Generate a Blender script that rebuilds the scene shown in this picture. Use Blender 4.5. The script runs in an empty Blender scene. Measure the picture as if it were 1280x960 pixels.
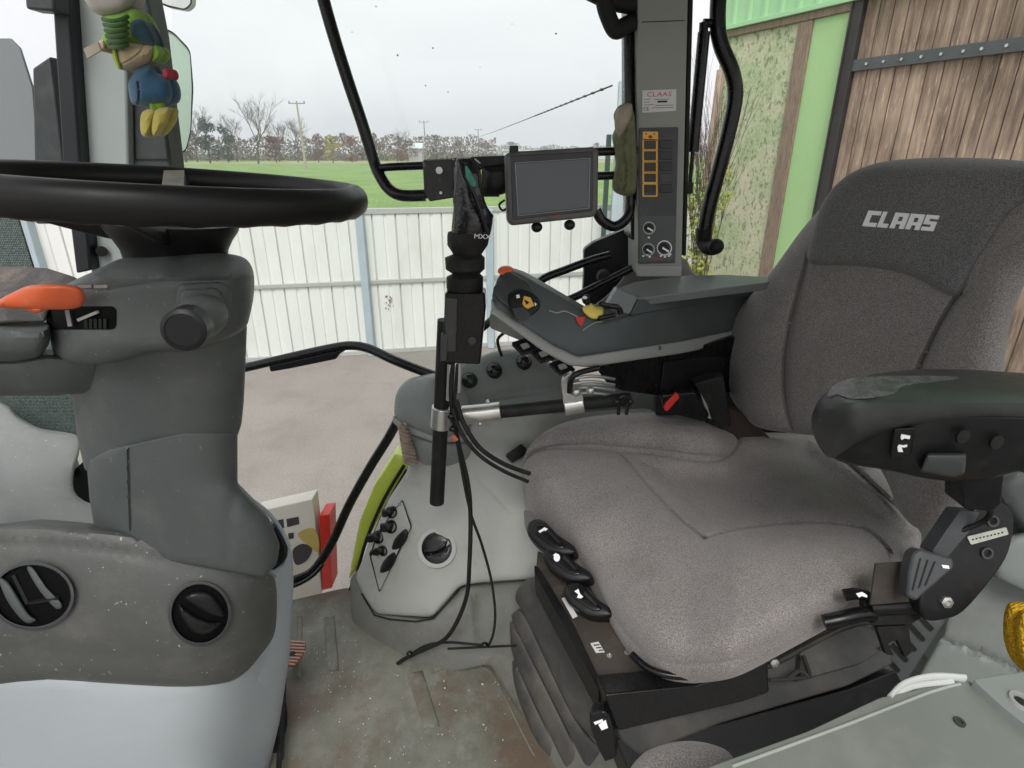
import bpy, bmesh, math, random
import numpy as np
from mathutils import Vector, Matrix, noise
from mathutils.geometry import delaunay_2d_cdt
random.seed(7)
S = bpy.context.scene
COL = S.collection
EYE = Vector((0, 0, 2.6))
FP = 725.0
PITCH = math.radians(21.9)
CP, SP = math.cos(PITCH), math.sin(PITCH)

# ------------------------------------------------------------------ geometry from the survey of the photograph
def ray(px, py):
    u = (px-640)/FP; v = (480-py)/FP
    return Vector((u, CP+v*SP, -SP+v*CP))
def PY(px, py, Y): d = ray(px, py); return d*(Y/d.y)
def PZ(px, py, z): d = ray(px, py); return d*(z/d.z)
class Plane:
    def __init__(s, p0, n): s.n = Vector(n).normalized(); s.p = Vector(p0); s.k = s.n.dot(s.p)
    def __call__(s, px, py, h=0.0):
        d = ray(px, py); return d*((s.k+h)/s.n.dot(d))
    def back(s): return -s.n
def yplane(Y): return Plane((0, Y, 0), (0, -1, 0))
class Rbf:                                   # smooth surface through surveyed depths
    def __init__(s, pts):
        P = np.array([(a/100., b/100.) for a, b, _ in pts]); z = np.array([c for _, _, c in pts]); n = len(P)
        A = np.zeros((n+3, n+3)); A[:n, :n] = s.k(P, P) + 1e-4*np.eye(n)
        A[:n, n] = 1; A[:n, n+1:] = P; A[n, :n] = 1; A[n+1:, :n] = P.T
        s.w = np.linalg.solve(A, np.concatenate([z, [0, 0, 0]])); s.P = P
    @staticmethod
    def k(a, b):
        r2 = ((a[:, None]-b[None])**2).sum(-1); return 0.5*r2*np.log(r2+1e-9)
    def Y(s, px, py):
        q = np.array([[px/100., py/100.]]); k = s.k(q, s.P)[0]
        return float(k@s.w[:-3] + s.w[-3] + q[0]@s.w[-2:])
    def __call__(s, px, py, h=0.0): return PY(px, py, s.Y(px, py)-h)
    def back(s): return Vector((0, 1, 0))

class Barrel:                                # curved front of an upright shell: survey of its left and right edge, middle distance and depth
    def __init__(s, rows, Y0, D, p=2.6): s.r = rows; s.Y0 = Y0; s.D = D; s.p = p
    def __call__(s, px, py, h=0.0):
        r = s.r; k = 0
        while k < len(r)-2 and py > r[k+1][0]: k += 1
        f = (py-r[k][0])/(r[k+1][0]-r[k][0]); xl = r[k][1]+f*(r[k+1][1]-r[k][1]); xr = r[k][2]+f*(r[k+1][2]-r[k][2])
        a = min(.985, abs((px-(xl+xr)/2)/((xr-xl)/2))); y0 = s.Y0(px, py) if callable(s.Y0) else s.Y0
        return PY(px, py, y0+s.D*(1-(1-a**s.p)**(1/s.p))-h)
    def back(s): return Vector((0, 1, 0))

def cr(pts, closed=False, n=6):
    pts = [Vector(p) for p in pts]; N = len(pts); out = []
    rng = range(N if closed else N-1)
    for i in rng:
        if closed: a, b, c, d = pts[i-1], pts[i], pts[(i+1) % N], pts[(i+2) % N]
        else: a, b, c, d = pts[max(i-1, 0)], pts[i], pts[i+1], pts[min(i+2, N-1)]
        for j in range(n):
            t = j/n
            out.append(0.5*((2*b)+(c-a)*t+(2*a-5*b+4*c-d)*t*t+(3*b-3*c+d-a)*t**3))
    if not closed: out.append(pts[-1].copy())
    return out

def segd(P, poly, closed):
    P = np.asarray(P, float); V = np.asarray([(p[0], p[1]) for p in poly], float)
    A = V if closed else V[:-1]; B = np.roll(V, -1, 0) if closed else V[1:]
    best = np.full(len(P), 1e9)
    for a, b in zip(A, B):
        ab = b-a; L = ab@ab+1e-12
        t = np.clip(((P-a)@ab)/L, 0, 1)
        d = np.hypot(*(P-(a+t[:, None]*ab)).T); best = np.minimum(best, d)
    return best
def inside(P, poly):
    P = np.asarray(P, float); V = [(p[0], p[1]) for p in poly]; r = np.zeros(len(P), bool); j = len(V)-1
    for i in range(len(V)):
        (xi, yi), (xj, yj) = V[i], V[j]
        if yi != yj:
            c = ((yi > P[:, 1]) != (yj > P[:, 1])) & (P[:, 0] < (xj-xi)*(P[:, 1]-yi)/(yj-yi)+xi); r ^= c
        j = i
    return r

class MB:
    def __init__(s): s.v = []; s.f = []; s.m = []
    def add(s, vs, fs, m=0):
        o = len(s.v); s.v += [Vector(v) for v in vs]; s.f += [tuple(i+o for i in f) for f in fs]; s.m += [m]*len(fs); return s
    def box(s, c, size, rot=None, m=0, taper=1.0):
        c = Vector(c); R = rot if rot else Matrix.Identity(3); vs = []
        for z in (-.5, .5):
            k = taper if z > 0 else 1
            for x, y in ((-.5, -.5), (.5, -.5), (.5, .5), (-.5, .5)):
                vs.append(c + R@Vector((x*size[0]*k, y*size[1]*k, z*size[2])))
        return s.add(vs, [(3, 2, 1, 0), (4, 5, 6, 7), (0, 1, 5, 4), (1, 2, 6, 5), (2, 3, 7, 6), (3, 0, 4, 7)], m)
    def bar(s, a, b, w, h, m=0, up=(0, 0, 1)):
        a, b = Vector(a), Vector(b); x = (b-a); L = x.length; x.normalize()
        y = Vector(up).cross(x); y.normalize(); z = x.cross(y)
        return s.box((a+b)/2, (L, w, h), Matrix((x, y, z)).transposed(), m)
    def lathe(s, p, axis, prof, n=32, m=0, cap=True, sx=1.0):
        p = Vector(p); z = Vector(axis).normalized(); x = z.orthogonal().normalized(); y = z.cross(x)
        if abs(z.x) < .9: x = Vector((1, 0, 0)); x = (x-z*x.dot(z)).normalized(); y = z.cross(x)
        vs = []; fs = []
        for r, h in prof:
            for i in range(n):
                a = 2*math.pi*i/n; vs.append(p+z*h+x*(r*sx*math.cos(a))+y*(r*math.sin(a)))
        for k in range(len(prof)-1):
            for i in range(n): j = (i+1) % n; fs.append((k*n+i, k*n+j, (k+1)*n+j, (k+1)*n+i))
        if cap: fs.append(tuple(range(n))[::-1]); fs.append(tuple((len(prof)-1)*n+i for i in range(n)))
        return s.add(vs, fs, m)
    def cyl(s, a, b, r, r2=None, n=20, m=0):
        a, b = Vector(a), Vector(b); return s.lathe(a, b-a, [(r, 0), (r if r2 is None else r2, (b-a).length)], n, m)
    def tube(s, pts, r, n=12, k=6, m=0, flat=1.0, wob=0):
        pts = cr(pts, n=k) if k > 1 else [Vector(p) for p in pts]; N = len(pts); vs = []; fs = []
        t0 = (pts[1]-pts[0]).normalized(); x = t0.orthogonal().normalized()
        if abs(t0.y) < .95: x = (Vector((0, 1, 0))-t0*t0.y).normalized()
        for i, p in enumerate(pts):
            t = (pts[min(i+1, N-1)]-pts[max(i-1, 0)]).normalized()
            x = (x-t*x.dot(t)).normalized(); y = t.cross(x); rr = r(i/(N-1)) if callable(r) else r
            if wob: rr *= 1+wob*noise.noise(p*60)
            for j in range(n):
                a = 2*math.pi*j/n; vs.append(p+x*(rr*flat*math.cos(a))+y*(rr*math.sin(a)))
        for i in range(N-1):
            for j in range(n): q = (j+1) % n; fs.append((i*n+j, i*n+q, (i+1)*n+q, (i+1)*n+j))
        fs.append(tuple(range(n))[::-1]); fs.append(tuple((N-1)*n+j for j in range(n)))
        return s.add(vs, fs, m)
    def ball(s, c, r, n=16, m=0, rot=None, wob=0):
        c = Vector(c); r = (r, r, r) if not hasattr(r, '__len__') else r; R = rot if rot else Matrix.Identity(3)
        bm = bmesh.new(); bmesh.ops.create_uvsphere(bm, u_segments=n, v_segments=max(6, n*2//3), radius=1); vs = []
        for v in bm.verts:
            k = 1+(wob*noise.noise(v.co*2+c*30) if wob else 0)
            vs.append(c+R@Vector((v.co.x*r[0]*k, v.co.y*r[1]*k, v.co.z*r[2]*k)))
        fs = [tuple(v.index for v in f.verts) for f in bm.faces]; bm.free(); return s.add(vs, fs, m)
    def slab(s, outline, surf, th, h=0.0, m=0, vec=None):     # plate: outline laid on a real plane and given thickness
        f = [surf(p[0], p[1], h) for p in outline]; v = (Vector(vec) if vec else surf.back()*th); n = len(f)
        return s.add(f+[p+v for p in f], [tuple(range(n)), tuple(range(n, 2*n))[::-1]]+[(i, (i+1) % n, (i+1) % n+n, i+n) for i in range(n)], m)
    def pillow(s, outline, surf, T=.02, R=20, step=9, back=.03, seams=(), hf=None, m=0, vec=None, h0=0.0, Rf=None, Tf=None):
        ol = [(p[0], p[1]) for p in outline]; O = np.array(ol); n = len(ol)
        nx, ny = [], []
        lo, hi = O.min(0), O.max(0)
        g = [(x, y) for x in np.arange(lo[0], hi[0], step) for y in np.arange(lo[1], hi[1], step)]
        g = [(x+(step/2 if int(round((y-lo[1])/step)) % 2 else 0), y) for x, y in g]
        P = []
        for d in (R*.04+.4, R*.15+.8, R*.4+1.2):
            ring = []
            for i in range(n):
                t = O[(i+1) % n]-O[i-1]; L = math.hypot(*t)
                if L < 1e-6: continue
                nn = np.array((-t[1], t[0]))/L
                for sg in (1, -1): ring.append(tuple(O[i]+nn*sg*d))
            ring = np.array(ring); k = inside(ring, ol) & (segd(ring, ol, True) > d*.85)
            P += [tuple(q) for q in ring[k]]
        g = np.array(g); k = inside(g, ol) & (segd(g, ol, True) > R*.4+1.2+step*.45); P += [tuple(q) for q in g[k]]
        for poly, w, dep in seams:
            pts = np.array([(q[0], q[1]) for q in poly]); k = inside(pts, ol) & (segd(pts, ol, True) > 2); P += [tuple(q) for q in pts[k]]
            for sg in (-1, 1):
                for off in (w*.7, w*1.6):
                    sh = []
                    for i in range(len(pts)):
                        t = pts[min(i+1, len(pts)-1)]-pts[max(i-1, 0)]; L = math.hypot(*t)+1e-9
                        sh.append(pts[i]+np.array((-t[1], t[0]))/L*sg*off)
                    sh = np.array(sh); k = inside(sh, ol) & (segd(sh, ol, True) > 2); P += [tuple(q) for q in sh[k]]
        allp = [Vector(p) for p in ol]+[Vector(p) for p in P]
        r = delaunay_2d_cdt(allp, [(i, (i+1) % n) for i in range(n)], [], 1, 1e-4)
        vs2 = np.array([(v.x, v.y) for v in r[0]]); tris = [tuple(f) for f in r[2]]
        d = segd(vs2, ol, True); Rv = np.array([Rf(x, y) for x, y in vs2]) if Rf else R; q = 1-np.clip(d/Rv, 0, 1); TT = np.array([Tf(x, y) for x, y in vs2]) if Tf else T; H = h0-TT*(1-np.sqrt(np.clip(1-q*q, 0, 1)))
        for poly, w, dep in seams: H -= dep*np.exp(-(segd(vs2, poly, False)/w)**2)
        if hf: H += np.array([hf(x, y) for x, y in vs2])
        F = [surf(x, y, h) for (x, y), h in zip(vs2, H)]
        bv = Vector(vec) if vec else surf.back()*back; N = len(F)
        if not vec and isinstance(surf, (Rbf, Barrel)): rr_ = ray(float(O[:, 0].mean()), float(O[:, 1].mean())); rr_.z *= .6; bv = rr_.normalized()*back
        cnt = {}
        for t in tris:
            for a, b in zip(t, t[1:]+t[:1]): cnt[(min(a, b), max(a, b))] = cnt.get((min(a, b), max(a, b)), 0)+1
        fs = list(tris)+[tuple(i+N for i in t[::-1]) for t in tris]
        for (a, b), c in cnt.items():
            if c == 1: fs.append((a, b, b+N, a+N))
        return s.add(F+[p+bv for p in F], fs, m)
    def build(s, name, mats, parent=None, bevel=0, ang=40, seg=2, loc=None, sub=0):
        mats = mats if isinstance(mats, (list, tuple)) else [mats]
        off = EYE.copy(); base = Vector((0, 0, 0))
        if parent is not None:
            q = parent
            while q is not None: base = base+q.location; q = q.parent
        o_loc = Vector((0, 0, 0))
        if parent is None:
            lo = Vector((min((v+off).x for v in s.v), min((v+off).y for v in s.v), min((v+off).z for v in s.v)))
            hi = Vector((max((v+off).x for v in s.v), max((v+off).y for v in s.v), 0)); o_loc = Vector(((lo.x+hi.x)/2, (lo.y+hi.y)/2, lo.z)); base = o_loc
        me = bpy.data.meshes.new(name); me.from_pydata([tuple(v+off-base) for v in s.v], [], s.f)
        for mm in mats: me.materials.append(mm)
        me.polygons.foreach_set('material_index', s.m)
        bm = bmesh.new(); bm.from_mesh(me); bmesh.ops.recalc_face_normals(bm, faces=bm.faces); bm.to_mesh(me); bm.free()
        me.polygons.foreach_set('use_smooth', [True]*len(me.polygons)); me.set_sharp_from_angle(angle=math.radians(ang)); me.update()
        o = bpy.data.objects.new(name, me); COL.objects.link(o); o.location = o_loc
        if parent is not None: o.parent = parent
        if bevel:
            b = o.modifiers.new('edge', 'BEVEL'); b.width = bevel; b.segments = seg; b.limit_method = 'ANGLE'; b.angle_limit = math.radians(35); b.harden_normals = False; b.use_clamp_overlap = True
        return o
def tag(o, label, cat, group=None):
    o['label'] = label; o['category'] = cat
    if group: o['group'] = group
    return o
def struct(o, label=None):
    o['kind'] = 'structure'
    if label: o['label'] = label
    return o
def thing(name, label, cat, base, group=None):
    o = bpy.data.objects.new(name, None); COL.objects.link(o); o.location = Vector(base)+EYE; o.empty_display_size = .05
    return tag(o, label, cat, group)
def R2(o, n=6): return cr(o, True, n)
def rrect(x0, y0, x1, y1, r, n=5):
    out = []
    for cx, cy, a0 in ((x1-r, y0+r, -90), (x1-r, y1-r, 0), (x0+r, y1-r, 90), (x0+r, y0+r, 180)):
        for i in range(n+1):
            a = math.radians(a0+90*i/n); out.append((cx+r*math.cos(a), cy+r*math.sin(a)))
    return out
def round_poly(pts, r=4, n=4):
    out = []; N = len(pts)
    for i in range(N):
        p = Vector(pts[i]); a = Vector(pts[i-1])-p; b = Vector(pts[(i+1) % N])-p
        rr = min(r, a.length*.45, b.length*.45); A = p+a.normalized()*rr; B = p+b.normalized()*rr
        for j in range(n+1):
            t = j/n; out.append(A*(1-t)**2+p*2*t*(1-t)+B*t*t)
    return out
def dens(poly, step=10, closed=True):
    out = []; N = len(poly)
    for i in range(N if closed else N-1):
        a = Vector(poly[i][:2]); b = Vector(poly[(i+1) % N][:2]); k = max(1, int((b-a).length/step))
        for j in range(k): out.append(a.lerp(b, j/k))
    if not closed: out.append(Vector(poly[-1][:2]))
    return out
def ell(cx, cy, rx, ry, n=32, rot=0):
    c, s = math.cos(rot), math.sin(rot)
    return [(cx+rx*math.cos(a)*c-ry*math.sin(a)*s, cy+rx*math.cos(a)*s+ry*math.sin(a)*c) for a in [2*math.pi*i/n for i in range(n)]]

# ------------------------------------------------------------------ materials
def M(name, col, rough=.5, var=.12, scale=6, bump=0, bscale=300, metal=0, spec=.5, col2=None, spk=0, spks=900, dirt=None, dscale=4, damt=.5, stretch=None, dlo=.5, dhi=.7, sheen=0, coat=0, dots=0):
    m = bpy.data.materials.new(name); m.use_nodes = True; nt = m.node_tree; N = nt.nodes; L = nt.links; b = N['Principled BSDF']
    tc = N.new('ShaderNodeTexCoord'); src = tc.outputs['Object']
    if stretch:
        mp = N.new('ShaderNodeMapping'); mp.inputs['Scale'].default_value = stretch; L.new(src, mp.inputs[0]); src = mp.outputs[0]
    def noi(s, det=4, r=.6):
        n = N.new('ShaderNodeTexNoise'); n.inputs['Scale'].default_value = s; n.inputs['Detail'].default_value = det; n.inputs['Roughness'].default_value = r; L.new(src, n.inputs['Vector']); return n
    c2 = col2 if col2 else tuple(c*(1-var) for c in col); c1 = col if col2 else tuple(min(1, c*(1+var)) for c in col)
    n1 = noi(scale); rp = N.new('ShaderNodeValToRGB'); rp.color_ramp.elements[0].position = .3; rp.color_ramp.elements[1].position = .7
    rp.color_ramp.elements[0].color = (*c2, 1); rp.color_ramp.elements[1].color = (*c1, 1); L.new(n1.outputs['Fac'], rp.inputs[0]); out = rp.outputs[0]
    def mix(a, bcol, fac, blend='MIX'):
        x = N.new('ShaderNodeMix'); x.data_type = 'RGBA'; x.blend_type = blend; L.new(a, x.inputs['A'])
        if isinstance(bcol, tuple): x.inputs['B'].default_value = (*bcol, 1)
        else: L.new(bcol, x.inputs['B'])
        if isinstance(fac, (int, float)): x.inputs['Factor'].default_value = fac
        else: L.new(fac, x.inputs['Factor'])
        return x.outputs['Result']
    if dirt:
        n2 = noi(dscale, 8, .7); r2 = N.new('ShaderNodeMapRange'); r2.inputs['From Min'].default_value = dlo; r2.inputs['From Max'].default_value = dhi; r2.inputs['To Max'].default_value = damt
        L.new(n2.outputs['Fac'], r2.inputs[0]); out = mix(out, dirt, r2.outputs[0])
    if dots:
        n4 = noi(150, 3, .5); r4 = N.new('ShaderNodeMapRange'); r4.inputs['From Min'].default_value = .69; r4.inputs['From Max'].default_value = .74; r4.inputs['To Max'].default_value = dots; L.new(n4.outputs['Fac'], r4.inputs[0]); out = mix(out, (.55, .54, .5), r4.outputs[0])
    if spk:
        n3 = noi(spks, 2, .5); r3 = N.new('ShaderNodeMapRange'); r3.inputs['From Min'].default_value = .35; r3.inputs['From Max'].default_value = .7; r3.inputs['To Min'].default_value = 1-spk; r3.inputs['To Max'].default_value = 1+spk*1.6
        L.new(n3.outputs['Fac'], r3.inputs[0]); out = mix(out, r3.outputs[0], 1.0, 'MULTIPLY')
    L.new(out, b.inputs['Base Color'])
    nr = noi(scale*3); rr = N.new('ShaderNodeMapRange'); rr.inputs['To Min'].default_value = max(.03, rough-.12); rr.inputs['To Max'].default_value = min(1, rough+.12); L.new(nr.outputs['Fac'], rr.inputs[0]); L.new(rr.outputs[0], b.inputs['Roughness'])
    b.inputs['Metallic'].default_value = metal; b.inputs['Specular IOR Level'].default_value = spec
    if sheen: b.inputs['Sheen Weight'].default_value = sheen; b.inputs['Sheen Roughness'].default_value = .5
    if coat: b.inputs['Coat Weight'].default_value = coat
    if bump:
        nb = noi(bscale, 3); bp = N.new('ShaderNodeBump'); bp.inputs['Strength'].default_value = bump; bp.inputs['Distance'].default_value = .4/bscale; L.new(nb.outputs['Fac'], bp.inputs['Height']); L.new(bp.outputs[0], b.inputs['Normal'])
    return m
def floormat(nt, b):
    N = nt.nodes; L = nt.links; tc = N.new('ShaderNodeTexCoord')
    def noi(s, d, sc=(1, 1, 1), ro=.65, off=0):
        n = N.new('ShaderNodeTexNoise'); n.inputs['Scale'].default_value = s; n.inputs['Detail'].default_value = d; n.inputs['Roughness'].default_value = ro
        mp = N.new('ShaderNodeMapping'); mp.inputs['Scale'].default_value = sc; mp.inputs['Location'].default_value = (off, off, 0); L.new(tc.outputs['Object'], mp.inputs[0]); L.new(mp.outputs[0], n.inputs['Vector']); return n
    def lay(prev, col, n, lo, hi, amt):
        r = N.new('ShaderNodeMapRange'); r.inputs['From Min'].default_value = lo; r.inputs['From Max'].default_value = hi; r.inputs['To Max'].default_value = amt; L.new(n.outputs['Fac'], r.inputs[0])
        m = N.new('ShaderNodeMix'); m.data_type = 'RGBA'; L.new(r.outputs[0], m.inputs['Factor']); m.inputs['B'].default_value = (*col, 1)
        if isinstance(prev, tuple): m.inputs['A'].default_value = (*prev, 1)
        else: L.new(prev, m.inputs['A'])
        return m.outputs['Result']
    c = lay((.205, .205, .17), (.13, .125, .098), noi(6, 8), .4, .65, 1)
    c = lay(c, (.33, .345, .34), noi(9, 9, (1.6, .8, 1), .78, 3), .52, .72, .55)
    c = lay(c, (.13, .088, .062), noi(3.6, 9, (1, 1, 1), .7, 9), .49, .62, .85)
    c = lay(c, (.05, .045, .04), noi(60, 5, (1, 2.5, 1), .7, 2), .66, .72, .8)
    c = lay(c, (.46, .45, .40), noi(90, 4, (2, 1, 1), .6, 7), .68, .73, .7)
    L.new(c, b.inputs['Base Color'])
    bp = N.new('ShaderNodeBump'); bp.inputs['Strength'].default_value = .5; bp.inputs['Distance'].default_value = .002; L.new(noi(110, 5).outputs['Fac'], bp.inputs['Height']); L.new(bp.outputs[0], b.inputs['Normal'])
DUST = (.42, .40, .36)
m_col = M('dark_grey_plastic', (.072, .081, .080), .5, .06, 5, .45, 420, dots=.2, dirt=(.16, .16, .15), dscale=7, damt=.35)
m_coltop = M('dusty_grey_plastic', (.074, .082, .081), .45, .06, 5, .45, 420, dots=.3, dirt=(.20, .20, .18), dscale=10, damt=.22)
m_fascia = M('fascia_plastic', (.077, .079, .076), .5, .06, 4, .5, 420, dots=.6, dirt=(.2, .19, .17), dscale=9, damt=.3)
m_top = M('console_top_plastic', (.21, .22, .215), .55, .06, 4, .4, 420, dots=.7, dirt=(.32, .31, .28), dscale=10, damt=.4)
m_light = M('light_grey_plastic', (.40, .435, .46), .45, .04, 3, .3, 420, dots=.15, dirt=(.33, .345, .35), dscale=5, damt=.4)
m_pillar = M('pillar_plastic', (.28, .29, .265), .5, .05, 5, .2, 900)
m_pillarl = M('pale_pillar_plastic', (.34, .375, .365), .5, .05, 4, .15, 900)
m_black = M('black_plastic', (.008, .008, .009), .4, .2, 20, .15, 900, spec=.35, dirt=(.035, .034, .032), dscale=30, damt=.3)
m_blackg = M('black_painted_steel', (.005, .005, .006), .28, .2, 10, spec=.4)
m_rub = M('black_rubber', (.010, .010, .010), .6, .2, 20, .2, 400, spec=.3, dirt=(.05, .047, .043), dscale=25, damt=.4)
m_wheel = M('steering_rim_leather', (.006, .006, .006), .42, .15, 12, .25, 1200, spec=.32)
m_fab = M('grey_seat_fabric', (.235, .217, .210), .95, .10, 7, 1.0, 650, spk=.32, spks=520, spec=.15, sheen=.25, dirt=(.155, .138, .125), dscale=5, damt=.6)
m_fabd = M('charcoal_seat_fabric', (.135, .131, .133), .95, .07, 7, 1.0, 650, spk=.38, spks=520, spec=.15, sheen=.2)
m_fabm = M('brown_grey_seat_fabric', (.205, .191, .184), .95, .1, 7, 1.0, 650, spk=.36, spks=520, spec=.15, sheen=.2, dirt=(.15, .135, .123), dscale=6, damt=.5)
m_white = M('white_stitching', (.93, .93, .93), .7, .03)
m_metal = M('zinc_metal', (.55, .55, .53), .35, .15, 20, metal=.85, dirt=(.3, .28, .25), dscale=40, damt=.5)
m_steel = M('worn_dark_steel', (.035, .033, .032), .45, .3, 12, .2, 200, dirt=(.10, .06, .035), dscale=12, damt=.6)
m_plate = M('dusty_brown_plate', (.068, .057, .047), .6, .15, 10, .2, 500, dirt=(.17, .14, .11), dscale=12, damt=.6)
m_bellow = M('seat_bellows_rubber', (.045, .045, .045), .55, .15, 8, .2, 600, dirt=(.13, .115, .10), dscale=7, damt=.7, dlo=.42)
m_fend = M('fender_light_plastic', (.40, .41, .385), .5, .06, 5, .35, 420, dots=.3, dirt=(.20, .18, .15), dscale=6, damt=.65, dlo=.52, dhi=.75)
m_fend2 = M('fender_grey_plastic', (.22, .24, .23), .5, .05, 5, .2, 800, dirt=(.14, .13, .12), dscale=8, damt=.4)
m_floorw = M('cab_floor_hump', (.165, .17, .152), .55, .2, 6, .4, 300, dots=.4, dirt=(.085, .066, .048), dscale=6, damt=.8, dlo=.48, dhi=.68)
m_orange = M('orange_plastic', (.75, .13, .04), .4, .08, 20, dirt=(.35, .12, .07), dscale=50, damt=.5)
m_red = M('red_plastic', (.6, .03, .02), .4)
m_yel = M('yellow_plastic', (.75, .6, .12), .4)
m_ora2 = M('orange_print', (.85, .45, .08), .5)
m_scr = M('switched_off_screen', (.045, .05, .055), .18, .1, 3, spec=.6)
m_bez = M('monitor_bezel', (.012, .012, .013), .35, .1)
m_mon = M('monitor_housing', (.085, .083, .08), .45, .1, 10, dirt=(.2, .19, .17), dscale=20, damt=.3)
m_lime = M('lime_painted_fender', (.62, .75, .10), .3, .05, coat=.4)
m_dgp = M('charcoal_panel', (.042, .045, .048), .45, .1, 10, .15, 900, dirt=(.12, .12, .12), dscale=25, damt=.3)
m_armp = M('control_arm_plastic', (.072, .082, .083), .5, .08, 10, .35, 500, dirt=(.1, .1, .095), dscale=30, damt=.3)
m_armt = M('control_arm_trim', (.30, .305, .29), .5, .05, 10, .2, 900)
m_sill = M('sill_plastic', (.17, .18, .185), .35, .08, 8, .15, 900, dirt=(.2, .2, .19), dscale=10, damt=.4)
m_leather = M('black_armrest_vinyl', (.030, .032, .032), .42, .2, 14, .4, 600, dirt=(.32, .32, .31), dscale=11, damt=.8, dlo=.60, dhi=.66)
m_fore = M('foreground_grey_plastic', (.175, .19, .17), .5, .07, 6, .2, 700, dirt=(.26, .26, .23), dscale=12, damt=.4)

def tex_mat(name, builder, rough=.6, spec=.4, bumpd=.001):
    m = bpy.data.materials.new(name); m.use_nodes = True; nt = m.node_tree; b = nt.nodes['Principled BSDF']; b.inputs['Roughness'].default_value = rough; b.inputs['Specular IOR Level'].default_value = spec
    builder(nt, b); return m
# ------------------------------------------------------------------ world, sun, camera
W = bpy.data.worlds.new('World'); S.world = W; W.use_nodes = True
nt = W.node_tree; N = nt.nodes; L = nt.links; bg = N['Background']
sky = N.new('ShaderNodeTexSky'); sky.sky_type = 'NISHITA'; sky.sun_disc = False
SUN_EL, SUN_AZ = math.radians(50), math.radians(184)
sky.sun_elevation = SUN_EL; sky.sun_rotation = SUN_AZ; sky.air_density = 1; sky.dust_density = 3
hs = N.new('ShaderNodeHueSaturation'); hs.inputs['Saturation'].default_value = .12; hs.inputs['Value'].default_value = 1.0
L.new(sky.outputs[0], hs.inputs['Color'])
tc = N.new('ShaderNodeTexCoord'); mp = N.new('ShaderNodeMapping'); mp.inputs['Scale'].default_value = (1, 1, 3.2)
L.new(tc.outputs['Generated'], mp.inputs[0])
cn = N.new('ShaderNodeTexNoise'); cn.inputs['Scale'].default_value = 2.2; cn.inputs['Detail'].default_value = 5; cn.inputs['Roughness'].default_value = .45; L.new(mp.outputs[0], cn.inputs['Vector'])
cr_ = N.new('ShaderNodeValToRGB'); cr_.color_ramp.elements[0].position = .3; cr_.color_ramp.elements[1].position = .72
cr_.color_ramp.elements[0].color = (11.3, 11.5, 12.0, 1); cr_.color_ramp.elements[1].color = (13.2, 13.2, 13.3, 1); L.new(cn.outputs['Fac'], cr_.inputs[0])
mx = N.new('ShaderNodeMix'); mx.data_type = 'RGBA'; mx.inputs['Factor'].default_value = .88; L.new(hs.outputs[0], mx.inputs['A']); L.new(cr_.outputs[0], mx.inputs['B'])
L.new(mx.outputs['Result'], bg.inputs[0]); bg.inputs[1].default_value = .086
sd = bpy.data.lights.new('sun', 'SUN'); sd.energy = 1.9; sd.angle = math.radians(25); sd.color = (1, .97, .92)
so = bpy.data.objects.new('sun', sd); COL.objects.link(so); so.location = (-6, -8, 14)
# light comes from behind the camera and a little from the front of the tractor
dv = Vector((math.sin(SUN_AZ)*math.cos(SUN_EL), math.cos(SUN_AZ)*math.cos(SUN_EL), math.sin(SUN_EL))); so.rotation_euler = dv.to_track_quat('Z', 'Y').to_euler()
cd = bpy.data.cameras.new('camera'); cam = bpy.data.objects.new('camera', cd); COL.objects.link(cam); S.camera = cam
cam.location = EYE; cam.rotation_euler = (math.pi/2-PITCH, 0, 0); cd.sensor_width = 36; cd.lens = FP/1280*36; cd.clip_start = .02; cd.clip_end = 6000
S.view_settings.view_transform = 'Standard'; S.view_settings.look = 'None'; S.view_settings.exposure = .1; S.view_settings.gamma = 1
S.render.resolution_x = 1024; S.render.resolution_y = 768

# ------------------------------------------------------------------ outside: ground, field, fence
G = -2.6
def dist_base(px, D): d = ray(px, 198); p = d*(D/d.y); return Vector((p.x, p.y, G))
m_yard = M('yard_concrete', (.28, .255, .232), .8, .12, .9, .6, 60, dirt=(.21, .18, .155), dscale=1.6, damt=.6, spk=.10, spks=60)
m_field = M('field_grass', (.21, .32, .10), .8, .2, .25, .4, 12, spk=.25, spks=5, spec=.2, dirt=(.25, .33, .12), dscale=.12, damt=.5)
def FY(x): return 8.0+.206*x                    # the fence line
o = MB(); o.add([(-40, -30, G), (40, -30, G), (40, FY(40)+.1, G), (-40, FY(-40)+.1, G)], [(0, 1, 2, 3)]); struct(o.build('yard_ground', m_yard), 'beige grey concrete yard beside the tractor')
o = MB(); o.add([(-800, -80, G-.02), (800, -80, G-.02), (800, 620, G-.02), (-800, 620, G-.02)], [(0, 1, 2, 3)]); struct(o.build('field', m_field), 'flat green field of young crop beyond the white fence')
o = MB(); fa_, fb_ = dist_base(150, 128), dist_base(900, 128); o.add([fa_+Vector((0, 0, -.010)), fb_+Vector((60, 40, -.010)), fb_+Vector((80, 85, -.010)), fa_+Vector((0, 30, -.010))], [(0, 1, 2, 3)]); struct(o.build('dry_grass_strip', M('dry_grass', (.42, .36, .20), .9, .25, .4, dirt=(.25, .3, .1), dscale=.3)), 'tan strip of dry grass at the far field edge')
m_fw = M('white_fence_sheet', (.84, .85, .82), .45, .03, 3, 0, dirt=(.66, .65, .60), dscale=2.0, damt=.5, stretch=(1, 1, .3))
m_fp = M('blue_grey_post_paint', (.42, .50, .55), .5, .06, 5)
m_fr = M('grey_fence_rail', (.52, .53, .51), .45, .08, 8, metal=.2, dirt=(.3, .3, .28), dscale=8, damt=.4)
fb = Vector((-2.35, FY(-2.35), G))
ft = thing('metal_fence', 'white corrugated sheet fence with grey posts between yard and field', 'fence', fb)
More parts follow.
